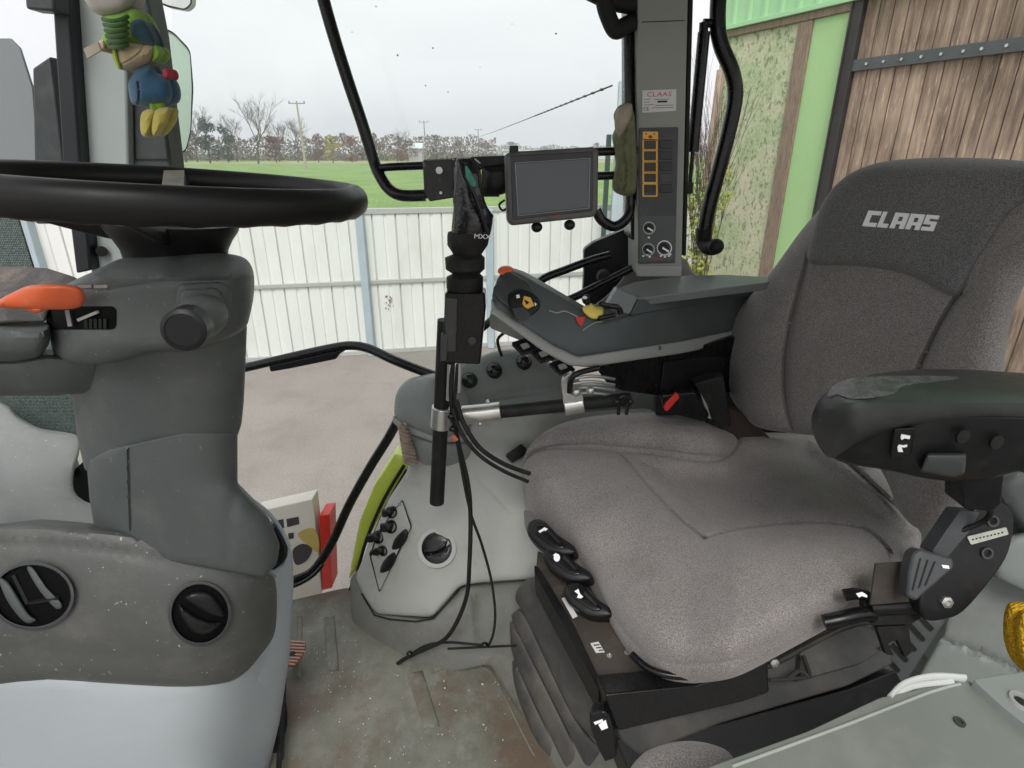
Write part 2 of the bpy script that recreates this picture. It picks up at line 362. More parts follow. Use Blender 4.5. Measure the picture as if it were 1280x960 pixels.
fd = Vector((1, .206, 0)).normalized(); fn = Vector((.206, -1, 0)).normalized()
def FX(x, z, off=0): return Vector((x, FY(x), z))+fn*off
FH = 1.86
zs = [G+.03, G+FH*.535, G+FH]
for k in range(2):
    b = MB(); xs = []; x = -13.0
    while x < 3.6: xs += [(x, 0), (x+.235, 0), (x+.247, -.018), (x+.262, -.018), (x+.274, 0), (x+.36, .0), (x+.372, .012), (x+.46, .012), (x+.472, 0)]; x += .30 if False else .55
    # box ribs : narrow dark groove, broad flat, low rib
    xs = []; x = -13.0
    while x < 3.2: xs += [(x, .012), (x+.120, .012), (x+.128, 0), (x+.155, 0), (x+.163, .012), (x+.262, .012), (x+.268, -.025), (x+.278, -.025), (x+.284, .012)]; x += .288
    vs = []; fs = []
    for (xx, of) in xs: vs += [FX(xx, zs[k], of), FX(xx, zs[k+1], of)]
    for i in range(len(xs)-1): fs.append((2*i, 2*i+2, 2*i+3, 2*i+1))
    b.add(vs, fs); b.build('sheet_panel', m_fw, ft, ang=20)
def rail(z, h, off=.02, w=.03):
    b = MB(); a, c = FX(-13, z, off), FX(3.3, z, off); b.bar(a, c, w, h, up=(0, 0, 1)); return b
rail(G+FH+.03, .07, .0, .06).build('top_rail', m_fr, ft, bevel=.006)
b = rail(G+FH*.535, .05, .03, .03); b.build('middle_rail', m_fr, ft, bevel=.004)
rail(G+.03, .06, .025, .03).build('bottom_rail', m_fr, ft, bevel=.004)
def fence_x(px, py=350): d = ray(px, py); r = d.x/d.y; return 8.0*r/(1-.206*r)
for px in (58, 457, 250, 612):
    x = fence_x(px) if px not in (250,) else None
    if x is None: continue
    b = MB(); b.bar(FX(x, G, .06), FX(x, G+FH+.03, .06), .10, .12, up=(0, 1, 0)); b.build('post', m_fp, ft, bevel=.01)
m_rust = M('rust', (.22, .09, .05), .9, .3, 60)
b = MB()
for k in range(16):
    x = fence_x(485+random.uniform(-3, 4), 380); z = G+.62+.012*k+random.uniform(-.01, .01); b.box(FX(x+random.uniform(-.04, .04), z, .02), (random.uniform(.005, .02), .012, random.uniform(.006, .02)))
b.build('rust_spots', m_rust, ft)['kind'] = 'stuff'

# tall post with a power line
px0 = fence_x(771, 200); pb = Vector((px0, FY(px0)-.25, G))
t = thing('power_post', 'tall pale blue metal post at the fence carrying a power line', 'post', pb)
topz = PY(771, 101, pb.y).z
b = MB(); b.bar(pb, Vector((pb.x, pb.y, topz)), .15, .12, up=(0, 1, 0)); b.build('shaft', M('galvanised_post', (.50, .58, .62), .5, .08, 4), t, bevel=.015)
b = MB(); b.bar(pb+Vector((-.16, 0, 1.0)), Vector((pb.x-.16, pb.y, PY(771, 168, pb.y).z)), .06, .07, up=(0, 1, 0)); b.build('side_bar', M('dark_green_bar', (.05, .08, .07), .6, .1), t, bevel=.01)
far = Vector((-14, 190, 5.6)); st = PY(765, 107, pb.y)
pts = [st.lerp(far, f*f)+Vector((0, 0, -2.2*math.sin(math.pi*min(1, f*f*1.0))*(.5))) for f in [i/14 for i in range(15)]]
w = MB(); w.tube(pts, .011, 8, 2)
w.tube([pts[i] for i in (0, 1, 2)], .008, 8, 4)
for i in range(14):
    q = st.lerp(pts[3], (i+1)/15); w.ball(q, (.03, .03, .018), 8)
tag(w.build('power_line', M('black_cable', (.03, .03, .03), .6)), 'thin dark power line running from tall post across the sky', 'cable')

# ------------------------------------------------------------------ barn at the right
K = Vector((2.72, FY(2.72)+.05, 0)); bd = Vector((.447, -.894, 0)); bn = Vector((-.894, -.447, 0))
BP = Plane(K, bn)
def bs(px, py): return (BP(px, py)-K).dot(bd)
def Bq(s, z, off=0): return Vector((K.x, K.y, z))+bd*s+bn*off
def bbox(mb, s0, s1, z0, z1, o0, o1, m=0):
    vs = [Bq(s, z, o) for s, z, o in ((s0, z0, o0), (s1, z0, o0), (s1, z1, o0), (s0, z1, o0), (s0, z0, o1), (s1, z0, o1), (s1, z1, o1), (s0, z1, o1))]
    return mb.add(vs, [(0, 1, 2, 3), (7, 6, 5, 4), (0, 4, 5, 1), (1, 5, 6, 2), (2, 6, 7, 3), (3, 7, 4, 0)], m)
def wallmat(nt, b):
    N = nt.nodes; L = nt.links; tc = N.new('ShaderNodeTexCoord')
    def noi(s, d, sc=None):
        n = N.new('ShaderNodeTexNoise'); n.inputs['Scale'].default_value = s; n.inputs['Detail'].default_value = d; n.inputs['Roughness'].default_value = .7
        if sc: mp = N.new('ShaderNodeMapping'); mp.inputs['Scale'].default_value = sc; L.new(tc.outputs['Object'], mp.inputs[0]); L.new(mp.outputs[0], n.inputs['Vector'])
        else: L.new(tc.outputs['Object'], n.inputs['Vector'])
        return n
    a = noi(2.2, 8); r = N.new('ShaderNodeValToRGB'); e = r.color_ramp.elements; e[0].position = .38; e[1].position = .66; e[0].color = (.36, .46, .26, 1); e[1].color = (.60, .57, .43, 1); k = e.new(.5); k.color = (.49, .54, .35, 1)
    L.new(a.outputs['Fac'], r.inputs[0])
    c = noi(20, 8, (1, 1, .6)); r2 = N.new('ShaderNodeMapRange'); r2.inputs['From Min'].default_value = .52; r2.inputs['From Max'].default_value = .60; r2.inputs['To Max'].default_value = .7; L.new(c.outputs['Fac'], r2.inputs[0])
    m = N.new('ShaderNodeMix'); m.data_type = 'RGBA'; L.new(r2.outputs[0], m.inputs['Factor']); L.new(r.outputs[0], m.inputs['A']); m.inputs['B'].default_value = (.13, .17, .09, 1)
    d = noi(34, 6); r3 = N.new('ShaderNodeMapRange'); r3.inputs['From Min'].default_value = .55; r3.inputs['From Max'].default_value = .62; r3.inputs['To Max'].default_value = .7; L.new(d.outputs['Fac'], r3.inputs[0])
    m2 = N.new('ShaderNodeMix'); m2.data_type = 'RGBA'; L.new(r3.outputs[0], m2.inputs['Factor']); L.new(m.outputs['Result'], m2.inputs['A']); m2.inputs['B'].default_value = (.68, .66, .56, 1)
    L.new(m2.outputs['Result'], b.inputs['Base Color'])
    bp = N.new('ShaderNodeBump'); bp.inputs['Strength'].default_value = .6; bp.inputs['Distance'].default_value = .01; L.new(c.outputs['Fac'], bp.inputs['Height']); L.new(bp.outputs[0], b.inputs['Normal'])
m_wall = tex_mat('flaking_green_plaster', wallmat, .9, .2)
m_clad = M('light_green_cladding', (.36, .62, .35), .45, .04, 2)
m_gsm = M('smooth_green_panel', (.38, .60, .28), .6, .05, 3, dirt=(.32, .50, .26), dscale=3, damt=.4)
m_timb = M('weathered_timber', (.25, .19, .14), .85, .25, 5, .8, 60, stretch=(8, 8, 1), dirt=(.42, .36, .27), dscale=10, damt=.6)
def woodmat(nt, b):
    N = nt.nodes; L = nt.links; tc = N.new('ShaderNodeTexCoord')
    def noi(s, d, sc, ro=.65):
        n = N.new('ShaderNodeTexNoise'); n.inputs['Scale'].default_value = s; n.inputs['Detail'].default_value = d; n.inputs['Roughness'].default_value = ro
        mp = N.new('ShaderNodeMapping'); mp.inputs['Scale'].default_value = sc; L.new(tc.outputs['Object'], mp.inputs[0]); L.new(mp.outputs[0], n.inputs['Vector']); return n
    a = noi(3.0, 8, (5, 5, .45)); r = N.new('ShaderNodeValToRGB'); e = r.color_ramp.elements; e[0].position = .3; e[1].position = .72; e[0].color = (.13, .098, .080, 1); e[1].color = (.46, .36, .265, 1); k = e.new(.5); k.color = (.29, .217, .165, 1)
    L.new(a.outputs['Fac'], r.inputs[0])
    c = noi(9, 8, (5, 5, .5), .75); r3 = N.new('ShaderNodeMapRange'); r3.inputs['From Min'].default_value = .56; r3.inputs['From Max'].default_value = .66; r3.inputs['To Max'].default_value = .85; L.new(c.outputs['Fac'], r3.inputs[0])
    m2 = N.new('ShaderNodeMix'); m2.data_type = 'RGBA'; L.new(r3.outputs[0], m2.inputs['Factor']); L.new(r.outputs[0], m2.inputs['A']); m2.inputs['B'].default_value = (.62, .50, .36, 1)
    g = noi(1.1, 3, (1, 1, 1)); r4 = N.new('ShaderNodeMapRange'); r4.inputs['From Min'].default_value = .3; r4.inputs['From Max'].default_value = .7; r4.inputs['To Min'].default_value = .6; r4.inputs['To Max'].default_value = 1.3; L.new(g.outputs['Fac'], r4.inputs[0])
    m3 = N.new('ShaderNodeMix'); m3.data_type = 'RGBA'; m3.blend_type = 'MULTIPLY'; m3.inputs['Factor'].default_value = 1; L.new(m2.outputs['Result'], m3.inputs['A']); L.new(r4.outputs[0], m3.inputs['B'])
    L.new(m3.outputs['Result'], b.inputs['Base Color'])
    bp = N.new('ShaderNodeBump'); bp.inputs['Strength'].default_value = .8; bp.inputs['Distance'].default_value = .006; L.new(c.outputs['Fac'], bp.inputs['Height']); L.new(bp.outputs[0], b.inputs['Normal'])
m_wood = tex_mat('weathered_plank_wood', woodmat, .85, .2)
t = thing('barn', 'green barn with flaking plaster wall and large weathered plank door', 'barn', Bq(1.5, G))
ztr = BP(935, 31).z; sT0, sT1 = bs(1000, 35), bs(1018, 33); sD0 = bs(1068, 10); sD1 = bs(1083, 10)
b = MB(); bbox(b, 0, sT0, G, ztr, -.25, 0); b.build('plaster_wall', m_wall, t)
b = MB(); vs = []; fs = []; x = 0; lst = []
while x < sD1+6: lst += [(x, 0), (x+.16, 0), (x+.175, .03), (x+.215, .03), (x+.23, 0)]; x += .24
for s_, o_ in lst: vs += [Bq(s_, ztr, .03+o_), Bq(s_, ztr+3.5, .03+o_)]
for i in range(len(lst)-1): fs.append((2*i, 2*i+2, 2*i+3, 2*i+1))
b.add(vs, fs); b.build('upper_cladding', m_clad, t, ang=20)
b = MB(); bbox(b, 0, sD0, ztr-.10, ztr-.02, 0, .05); b.build('weathered_beam', m_timb, t, bevel=.01)
b = MB(); bbox(b, -.05, sD0+6, ztr-.02, ztr+.03, 0, .09); b.build('drip_flashing', m_clad, t, bevel=.005)
b = MB(); bbox(b, sT0, sT1, G, ztr-.10, -.2, .04); b.build('timber_strip', m_timb, t, bevel=.01)
b = MB(); bbox(b, sT1, sD0, G, ztr-.10, -.2, .012); b.build('smooth_panel', m_gsm, t)
door = MB(); s_ = sD1; k = 0
while s_ < sD1+7.5:
    wd = .15+.03*noise.noise(Vector((s_*3, 0, 0))); bbox(door, s_+.006, s_+wd-.006, G+.02, ztr+.6, -.04, .004*math.sin(k*7)); s_ += wd; k += 1
dr = door.build('door', m_wood, t, bevel=.003, seg=1)
b = MB(); bbox(b, sD0, sD1, G, ztr+.6, -.05, .06); bbox(b, sD0+.015, sD0+.03, G, ztr+.6, .06, .08); b.build('door_frame', M('dark_door_steel', (.035, .032, .032), .6, .2, 5), dr, bevel=.005)
zr = BP(1150, 72).z; hb = .055
b = MB(); bbox(b, sD1-.02, sD1+7.5, zr-hb, zr+hb, .01, .045); st_ = b.build('door_strap', M('strap_steel', (.075, .085, .085), .5, .1, 5), dr, bevel=.004)
for px in (1089, 1110, 1132, 1156, 1180, 1207, 1229, 1259): b = MB(); s1 = bs(px, 72); b.cyl(Bq(s1, zr, .045), Bq(s1, zr, .06), .014, n=8); b.build('bolt', m_metal, st_)

# ------------------------------------------------------------------ trees and shrubs
m_bark = M('grey_brown_bark', (.11, .085, .065), .9, .2, 3)
def leafmat(name, c, c2): return M(name, c, .8, .3, .9, col2=c2, spec=.15)
LM = {'evergreen': leafmat('evergreen_foliage', (.05, .085, .045), (.03, .055, .03)), 'brown': leafmat('brown_autumn_foliage', (.20, .125, .085), (.12, .08, .06)),
      'yellow': leafmat('yellow_autumn_foliage', (.42, .34, .05), (.24, .24, .05)), 'olive': leafmat('olive_foliage', (.13, .13, .06), (.09, .085, .05)), 'rust': leafmat('rust_foliage', (.24, .12, .07), (.15, .08, .06)),
      'shrub': leafmat('yellow_green_leaves', (.38, .40, .08), (.20, .28, .06))}
def branches(mb, p, d, L, r, lev, rnd, spread=.6):
    q = p+d*L*.5+Vector((rnd.uniform(-.05, .05), rnd.uniform(-.05, .05), 0))*L; e = p+d*L
    mb.tube([p, q, e], lambda f: r*(1-.45*f), 5 if lev > 1 else 3, 1)
    if lev == 0: return
    for i in range(rnd.choice((3, 4)) if lev > 1 else 4):
        nd = (d+Vector((rnd.uniform(-1, 1), rnd.uniform(-1, 1), rnd.uniform(-.25, .7)))*spread).normalized()
        branches(mb, p.lerp(e, rnd.uniform(.45, 1)), nd, L*rnd.uniform(.55, .8), r*.55, lev-1, rnd, spread)
def leafcloud(mb, cs, n, size, rnd):
    for _ in range(n):
        c, rr = rnd.choice(cs); v = Vector((rnd.gauss(0, 1), rnd.gauss(0, 1), rnd.gauss(0, 1))).normalized()*rnd.uniform(.55, 1.08)
        p = c+Vector((v.x*rr[0], v.y*rr[1], v.z*rr[2])); a = Vector((rnd.gauss(0, 1), rnd.gauss(0, 1), rnd.gauss(0, 1))).normalized(); bq = a.orthogonal().normalized(); s_ = size*rnd.uniform(.5, 1.3)
        mb.add([p-a*s_, p+bq*s_*.6, p+a*s_, p-bq*s_*.6], [(0, 1, 2, 3)])
def make_tree(name, label, cat, kind, base, H, Wd, seed, group=None, bare=0, conic=False, n=420):
    rnd = random.Random(seed); b0 = Vector(base); t = thing(name, label, cat, b0, group); tr = MB()
    if bare:
        tr.tube([b0-Vector((0, 0, .2)), b0+Vector((.05*Wd, 0, H*.3))], lambda f: H*.014*(1-.3*f), 7, 3)
        for k in range(5): branches(tr, b0+Vector((.05*Wd, 0, H*.22+k*H*.03)), Vector((rnd.uniform(-.7, .7), rnd.uniform(-.6, .6), 1)).normalized(), H*.28, H*.0075, 4, rnd, .75)
        if bare == 2: tr.build('trunk', m_bark, t)
        else: tr.build('trunk', m_bark, t)
        return t
    tr.tube([b0, b0+Vector((0, 0, H*.75))], lambda f: H*.02*(1-.7*f), 6, 2)
    for k in range(5): a = rnd.uniform(0, 6.28); tr.tube([b0+Vector((0, 0, H*(.25+.1*k))), b0+Vector((math.cos(a)*Wd*.35, math.sin(a)*Wd*.35, H*(.4+.1*k)))], H*.007, 4, 1)
    tr.build('trunk', m_bark, t); cw = MB(); cs = []
    for k in range(11):
        f = rnd.uniform(.12, .92); w = Wd*.5*((1-f)*1.1+.08 if conic else math.sin(math.pi*(f*.8+.15))); a = rnd.uniform(0, 6.28); r_ = w*rnd.uniform(.2, .7)
        cs.append((b0+Vector((math.cos(a)*r_, math.sin(a)*r_, H*f)), (w*.55, w*.55, H*.11)))
    leafcloud(cw, cs, n*2, H*.026, rnd); cw.build('crown', LM[kind], t); return t
def hgt(D, pxh): return pxh/842*D
TREES = [  # px, kind, distance, height px, width px, label
 (232, 'olive', 150, 62, 40, 'tall olive tree at left end of the tree line'), (262, 'evergreen', 140, 58, 36, 'dark evergreen just left of the tall bare tree'),
 (285, 'evergreen', 150, 46, 30, 'smaller dark evergreen behind the bare tree'), (345, 'brown', 150, 40, 34, 'brown leafed tree right of the tall bare tree'),
 (398, 'brown', 150, 36, 30, 'brown thicket tree just right of the power pole'), (416, 'yellow', 140, 36, 28, 'bright yellow autumn tree at the field edge'),
 (440, 'rust', 150, 34, 30, 'rust coloured bushy tree right of the yellow tree'), (466, 'brown', 160, 36, 32, 'brown bushy tree left of the black bar'),
 (497, 'rust', 160, 26, 36, 'low rust coloured bush above the carrier bar'), (519, 'brown', 170, 30, 34, 'brown bush left of the second power pole'),
 (546, 'olive', 180, 32, 34, 'olive tree behind the second power pole'), (572, 'rust', 180, 26, 38, 'rust coloured bush above the rubber boot'),
 (606, 'brown', 190, 24, 38, 'brown bush left of the monitor top'), (640, 'olive', 260, 20, 40, 'far olive tree above the monitor corner'),
 (682, 'olive', 300, 16, 44, 'far olive tree above the middle of the monitor'), (748, 'evergreen', 280, 18, 30, 'far dark tree beside the tall post'), (718, 'olive', 320, 13, 34, 'far low olive tree right of the monitor middle')]
for i, (px, kd, D, hp, wp, lb) in enumerate(TREES):
    make_tree('tree', lb, 'tree', kd, dist_base(px, D), hgt(D, hp), hgt(D, wp), 20+i, 'trees beyond the field', n=520)
make_tree('bare_tree', 'tall bare leafless tree standing above the tree line', 'tree', None, dist_base(322, 135), hgt(135, 92), hgt(135, 60), 5, 'bare trees beyond the field', bare=1)
make_tree('bare_tree', 'slender bare tree behind the first power pole', 'tree', None, dist_base(372, 150), hgt(150, 60), hgt(150, 30), 6, 'bare trees beyond the field', bare=1)
make_tree('bare_tree', 'bare thin branched tree left of the dark evergreens', 'tree', None, dist_base(246, 155), hgt(155, 74), hgt(155, 30), 12, 'bare trees beyond the field', bare=1)
make_tree('bare_tree', 'bare tree between the evergreens and the tall bare tree', 'tree', None, dist_base(296, 160), hgt(160, 66), hgt(160, 30), 15, 'bare trees beyond the field', bare=1)
make_tree('bare_tree', 'low bare tree right of the tall bare tree', 'tree', None, dist_base(349, 160), hgt(160, 56), hgt(160, 30), 17, 'bare trees beyond the field', bare=1)
make_tree('bare_tree', 'small bare tree poking above the hedge near second pole', 'tree', None, dist_base(501, 160), hgt(160, 44), hgt(160, 20), 8, 'bare trees beyond the field', bare=1)
hd = MB(); rnd = random.Random(3)
for i in range(20000):
    px = rnd.uniform(60, 960); D = rnd.uniform(175, 200) if px < 620 else rnd.uniform(330, 360); d = ray(px, 196); p = d*(D/d.y); hh = D*(23+7*noise.noise(Vector((px*.05, 0, 0))))/842*(1 if px < 620 else .42)
    z = G+hh*(rnd.random()**1.5)*1.25; a = Vector((rnd.gauss(0, 1), rnd.gauss(0, 1), rnd.gauss(0, 1))).normalized(); bq = a.orthogonal().normalized(); s_ = rnd.uniform(.3, .7); c = Vector((p.x, p.y, z)); hd.add([c-a*s_, c+bq*s_*.4, c+a*s_, c-bq*s_*.4], [(0, 1, 2, 3)])
o = hd.build('thicket', leafmat('brown_thicket', (.23, .19, .155), (.16, .14, .12))); o['kind'] = 'stuff'; o['label'] = 'reddish brown thicket of the far field edge'
# far white building and silver roofs in the gap
o = thing('farm_building', 'tiny white roofed farm building far behind the field', 'building', dist_base(521, 172)); p = dist_base(521, 172)
b = MB(); b.box(p+Vector((0, 0, 1.6)), (3.6, 5, 3.2)); b.build('wall', M('pale_wall', (.5, .52, .52), .7), o)
b = MB(); b.add([p+Vector(v) for v in ((-2, -2.8, 3.2), (2, -2.8, 3.2), (2, 2.8, 3.2), (-2, 2.8, 3.2), (-2, 0, 4.6), (2, 0, 4.6))], [(0, 1, 5, 4), (2, 3, 4, 5), (0, 4, 3), (1, 2, 5), (3, 2, 1, 0)]); b.build('roof', M('pale_roof', (.7, .75, .8), .4), o)
o = thing('greenhouse', 'long low pale hall with flat roof right of the tree line', 'building', dist_base(700, 210)); p = dist_base(700, 210)
b = MB(); b.box(p+Vector((0, 0, 1.3)), (38, 12, 2.6)); b.build('wall', M('pale_hall', (.62, .64, .64), .6), o)
b = MB(); b.box(p+Vector((0, 0, 2.75)), (39, 13, .3)); b.build('roof', M('pale_hall_roof', (.72, .74, .76), .4), o)
for px, D, hp, lb, th in ((381, 95, 82, 'nearest wooden power pole with crossarm in front of the tree line', .17), (533, 170, 49, 'second power pole with crossarm left of the rubber boot', .16), (599, 190, 38, 'farthest small power pole left of the monitor', .14)):
    p = dist_base(px, D); H = hgt(D, hp); t = thing('power_pole', lb, 'power pole', p, 'power poles across the field')
    b = MB(); b.tube([p, p+Vector((-H*.02, 0, H))], lambda f: th*(1.2-.5*f), 8, 1); b.build('pole', M('pole_wood', (.42, .36, .30) if px == 381 else (.25, .23, .21), .8), t)
    b = MB(); b.bar(p+Vector((-H*.02-H*.13, 0, H*.985)), p+Vector((-H*.02+H*.13, 0, H*.985)), .12, .12)
    for k in (-.12, 0, .12): b.cyl(p+Vector((-H*.02+H*k, 0, H*.985)), p+Vector((-H*.02+H*k, 0, H*1.02)), .09, n=6)
    b.build('crossarm', M('crossarm_grey', (.2, .2, .2), .7), t)
# shrub, twigs and pole in the corner between fence and barn
cx = PY(886, 330, 7.4); cx.z = G
t = thing('shrub', 'yellow green shrub with bare twigs in the corner beside the barn', 'shrub', cx); rnd = random.Random(11)
b = MB(); cs = [(cx+Vector((rnd.uniform(-.2, .08), rnd.uniform(-.1, .2), z)), (.16, .15, .3)) for z in (.4, .7, 1.0, 1.3, 1.6, 1.8, 2.0, 2.2)]
leafcloud(b, cs, 1500, .032, rnd); b.build('foliage', LM['shrub'], t)
b = MB()
for k in range(4): branches(b, cx+Vector((rnd.uniform(-.2, .05), 0, .2)), Vector((rnd.uniform(-.05, .02), rnd.uniform(-.1, .1), 1)).normalized(), 1.5, .014, 3, rnd, .22)
b.build('stem', m_bark, t)
pp = PY(891, 150, 7.9); b = MB(); b.tube([(pp.x, pp.y, G), (pp.x+.03, pp.y, pp.z+.55)], .05, 10, 1); tag(b.build('wooden_pole', M('beige_pole', (.45, .36, .28), .8, .15, 8)), 'weathered beige wooden pole standing beside the barn corner', 'pole')
# ================================================================== the cab
def text(mb, s, px, py, hpx, surf, h=.0008, rot=0, shear=0, m=0, sx=1.0, align='CENTER'):
    cu = bpy.data.curves.new('t', 'FONT'); cu.body = s; cu.align_x = align; cu.align_y = 'CENTER'; cu.resolution_u = 2
    o = bpy.data.objects.new('t', cu); me = bpy.data.meshes.new_from_object(o)
    c, sn = math.cos(rot), math.sin(rot); vs = []
    for v in me.vertices:
        x = v.co.x*hpx*sx*1.35+v.co.y*hpx*shear; y = -v.co.y*hpx*1.35
        vs.append(surf(px+x*c-y*sn, py+x*sn+y*c, h))
    mb.add(vs, [tuple(p.vertices) for p in me.polygons], m); bpy.data.objects.remove(o); bpy.data.curves.remove(cu); bpy.data.meshes.remove(me)
def loop(mb, outl, wpx, surf, h, m=0, th=.001):      # a raised outline
    pts = [(p[0], p[1]) for p in outl]; n = len(pts); c = Vector((sum(p[0] for p in pts)/n, sum(p[1] for p in pts)/n)); vs = []
    for p in pts:
        p = Vector(p); d = (p-c); k = max(.05, 1-wpx/max(d.length, .01)); q = c+d*k
        vs += [surf(p.x, p.y, h), surf(q.x, q.y, h), surf(p.x, p.y, h-th), surf(q.x, q.y, h-th)]
    fs = []
    for i in range(n): j = (i+1) % n; fs += [(4*i, 4*j, 4*j+1, 4*i+1), (4*i, 4*i+2, 4*j+2, 4*j), (4*i+1, 4*j+1, 4*j+3, 4*i+3)]
    return mb.add(vs, fs, m)
def disc(mb, cx, cy, r, surf, h, th, m=0, ry=None, n=24, T=0, Rr=0):
    e = ell(cx, cy, r, ry or r, n)
    if T: return mb.pillow(e, surf, T=T, R=Rr or r, step=max(1.5, r/3), back=th, m=m, h0=h)
    return mb.slab(e, surf, th, h=h, m=m)
def px3(pts): return [PY(*p) for p in pts]

m_floor = tex_mat('dirty_cab_floor_mat', floormat, .55, .4)
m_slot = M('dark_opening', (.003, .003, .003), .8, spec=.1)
# ---------------- floor and structure of the cab
FZ = -1.27
floorbase = MB()
def fl(px, py, dz=0): return PZ(px, py, FZ+dz)
edge = [fl(300, 760), fl(365, 748), fl(430, 735), fl(447, 770), fl(470, 800)]
vs = [Vector((-1.3, .1, FZ)), Vector((1.3, .1, FZ)), Vector((1.3, 1.5, FZ)), Vector((-.38, 1.46, FZ)), fl(430, 733), fl(365, 748), Vector((-1.3, fl(340, 755).y, FZ))]
floorbase.add(vs+[v-Vector((0, 0, .09)) for v in vs], [tuple(range(7)), tuple(range(7, 14))[::-1]]+[(i, (i+1) % 7, (i+1) % 7+7, i+7) for i in range(7)])
m_crumb = M('straw_crumbs', (.55, .52, .42), .9, .3, 100)
struct(floorbase.build('cab_floor', m_floor, bevel=.012, seg=3), 'dirty grey green floor mat of the cab')
fpl = Plane((0, 0, FZ), (0, 0, 1))
b = MB()   # raised tread bars of the mat
for q in ([(405, 772), (418, 770), (424, 838), (409, 838)], [(508, 842), (528, 838), (550, 908), (530, 910)], [(372, 770), (378, 770), (377, 845), (370, 845)]):
    b.pillow(dens(q, 8), fpl, T=.003, R=3, step=10, back=.004, h0=.004)
b.tube([fl(*p) for p in ((540, 842), (580, 831), (606, 835), (622, 852), (640, 890), (668, 945))], .0022, 6, 6)
t = b.build('floor_ribs', m_floor); struct(t, 'raised tread ribs moulded in the floor mat')
b = MB(); rnd = random.Random(5)
def crumb(px, py, s_):
    c = fl(px, py, s_*.4); a = Vector((rnd.gauss(0, 1), rnd.gauss(0, 1), rnd.gauss(0, .4))).normalized()*s_; k = a.orthogonal().normalized()*s_*.6; z = Vector((0, 0, s_*.5))
    b.add([c-a, c+k, c+a, c-k, c+z], [(0, 1, 4), (1, 2, 4), (2, 3, 4), (3, 0, 4), (3, 2, 1, 0)])
for _ in range(330):
    if rnd.random() < .55: px, py = rnd.gauss(425, 38), rnd.gauss(800, 40)
    else: px, py = rnd.uniform(365, 640), rnd.uniform(790, 958)
    if px < 362 or px > 650 or py < 755 or (px > 450 and py < 835-.0*px): continue
    crumb(px, py, rnd.uniform(.0008, .0030))
for q in ((571, 833), (513, 852), (555, 851), (570, 888), (556, 860), (603, 855), (388, 790), (398, 832), (405, 815)): crumb(q[0], q[1], .004)
o = b.build('floor_crumbs', m_crumb); o['kind'] = 'stuff'; o['label'] = 'pale straw crumbs and dust scattered over the floor mat'

# ---------------- right hand fender hump with its panel
fb = fl(540, 860)
ft = thing('fender_console', 'light grey fender cover with socket panel and round air vent left of the seat', 'fender cover', fb)
sf = Rbf([(430, 600, 1.46), (500, 480, 1.36), (560, 470, 1.38), (650, 480, 1.46), (700, 560, 1.45), (440, 700, 1.36), (480, 660, 1.32), (560, 620, 1.30), (640, 620, 1.30),
          (470, 760, 1.27), (545, 720, 1.22), (620, 700, 1.22), (545, 775, 1.18), (690, 700, 1.20), (780, 600, 1.40), (860, 540, 1.56)])
ol = dens(round_poly([(506, 556), (610, 520), (700, 512), (810, 510), (900, 560), (900, 700), (690, 722), (600, 728), (575, 732), (540, 772), (470, 768), (455, 745), (444, 722), (462, 678), (487, 622), (511, 586)], 8), 9)
b = MB(); b.pillow(ol, sf, T=.012, R=12, step=12, back=.10, seams=[(dens([(640, 640), (560, 560)], 8, False), 3, .002)])
b.build('panel', m_fend, ft, ang=50)
b = MB()   # grey base skirt sweeping to the floor
sb = Rbf([(445, 725, 1.37), (437, 790, 1.30), (470, 775, 1.255), (540, 780, 1.17), (450, 810, 1.27), (540, 832, 1.15), (620, 745, 1.19), (610, 812, 1.13), (700, 760, 1.12), (700, 960, .87), (650, 860, 1.04), (740, 800, 1.0), (740, 720, 1.17)])
ol = dens(round_poly([(437, 722), (452, 708), (468, 768), (540, 776), (578, 733), (690, 722), (800, 715), (800, 1000), (704, 1000), (655, 900), (612, 830), (560, 842), (500, 832), (455, 812), (440, 775)], 8), 9)
b.pillow(ol, sb, T=.008, R=8, step=12, back=.10, seams=[(cr([(575, 738), (560, 790), (545, 832)], n=6), 3, .0), (dens([(592, 745), (596, 800)], 6, False), 3, .006)])
b.build('base_skirt', m_floorw, ft, ang=50)
b = MB(); ol = dens([(452, 742), (468, 769), (487, 774), (520, 777), (542, 773), (560, 752), (577, 731), (600, 726), (690, 719)], 6, False)
b.tube([sb(p.x, p.y, .006) for p in ol], .0025, 6, 1); b.build('edge_gap', m_black, ft)
# socket panel
spl = Plane(sf(475, 665, 0), (-.25, -1, .45))
spl = sf
pan = dens(round_poly([(462, 696), (470, 668), (503, 624), (515, 658), (474, 741)], 3), 6)
b = MB(); b.pillow(pan, sf, T=.002, R=3, step=8, back=.02, h0=.003); sp = b.build('socket_panel', m_fend, ft)
b = MB(); loop(b, pan, 2, sf, .0035, th=.006); b.build('panel_gap', m_black, sp)
def hinge(cx, cy, r):
    b = MB(); p = sf(cx, cy, 0); n = Vector((-.2, -.85, .45)).normalized()
    b.lathe(p-n*.01, n, [(r, 0), (r, .018), (r*.8, .022), (r*.75, .012), (.001, .012)], 16); b.ball(p+n*.012+Vector((-.004, 0, .004)), r*.75, 10)
    b.box(p+n*.014+Vector((-r, 0, -.002)), (r*.8, .01, r*1.2)); b.build('socket', m_black, sp)
hinge(491, 640, .016); hinge(490, 658, .018); hinge(474, 671, .018); hinge(480, 688, .014); hinge(470, 690, .008)
for cx, cy in ((498, 673), (483, 702)):
    b = MB(); b.pillow(cr([(cx+10, cy-12), (cx+12, cy-2), (cx+4, cy+11), (cx-8, cy+14), (cx-6, cy+3), (cx+1, cy-6)], True, 3), sf, T=.01, R=6, step=3, back=.02, h0=.012); b.build('socket_flap', m_black, sp)
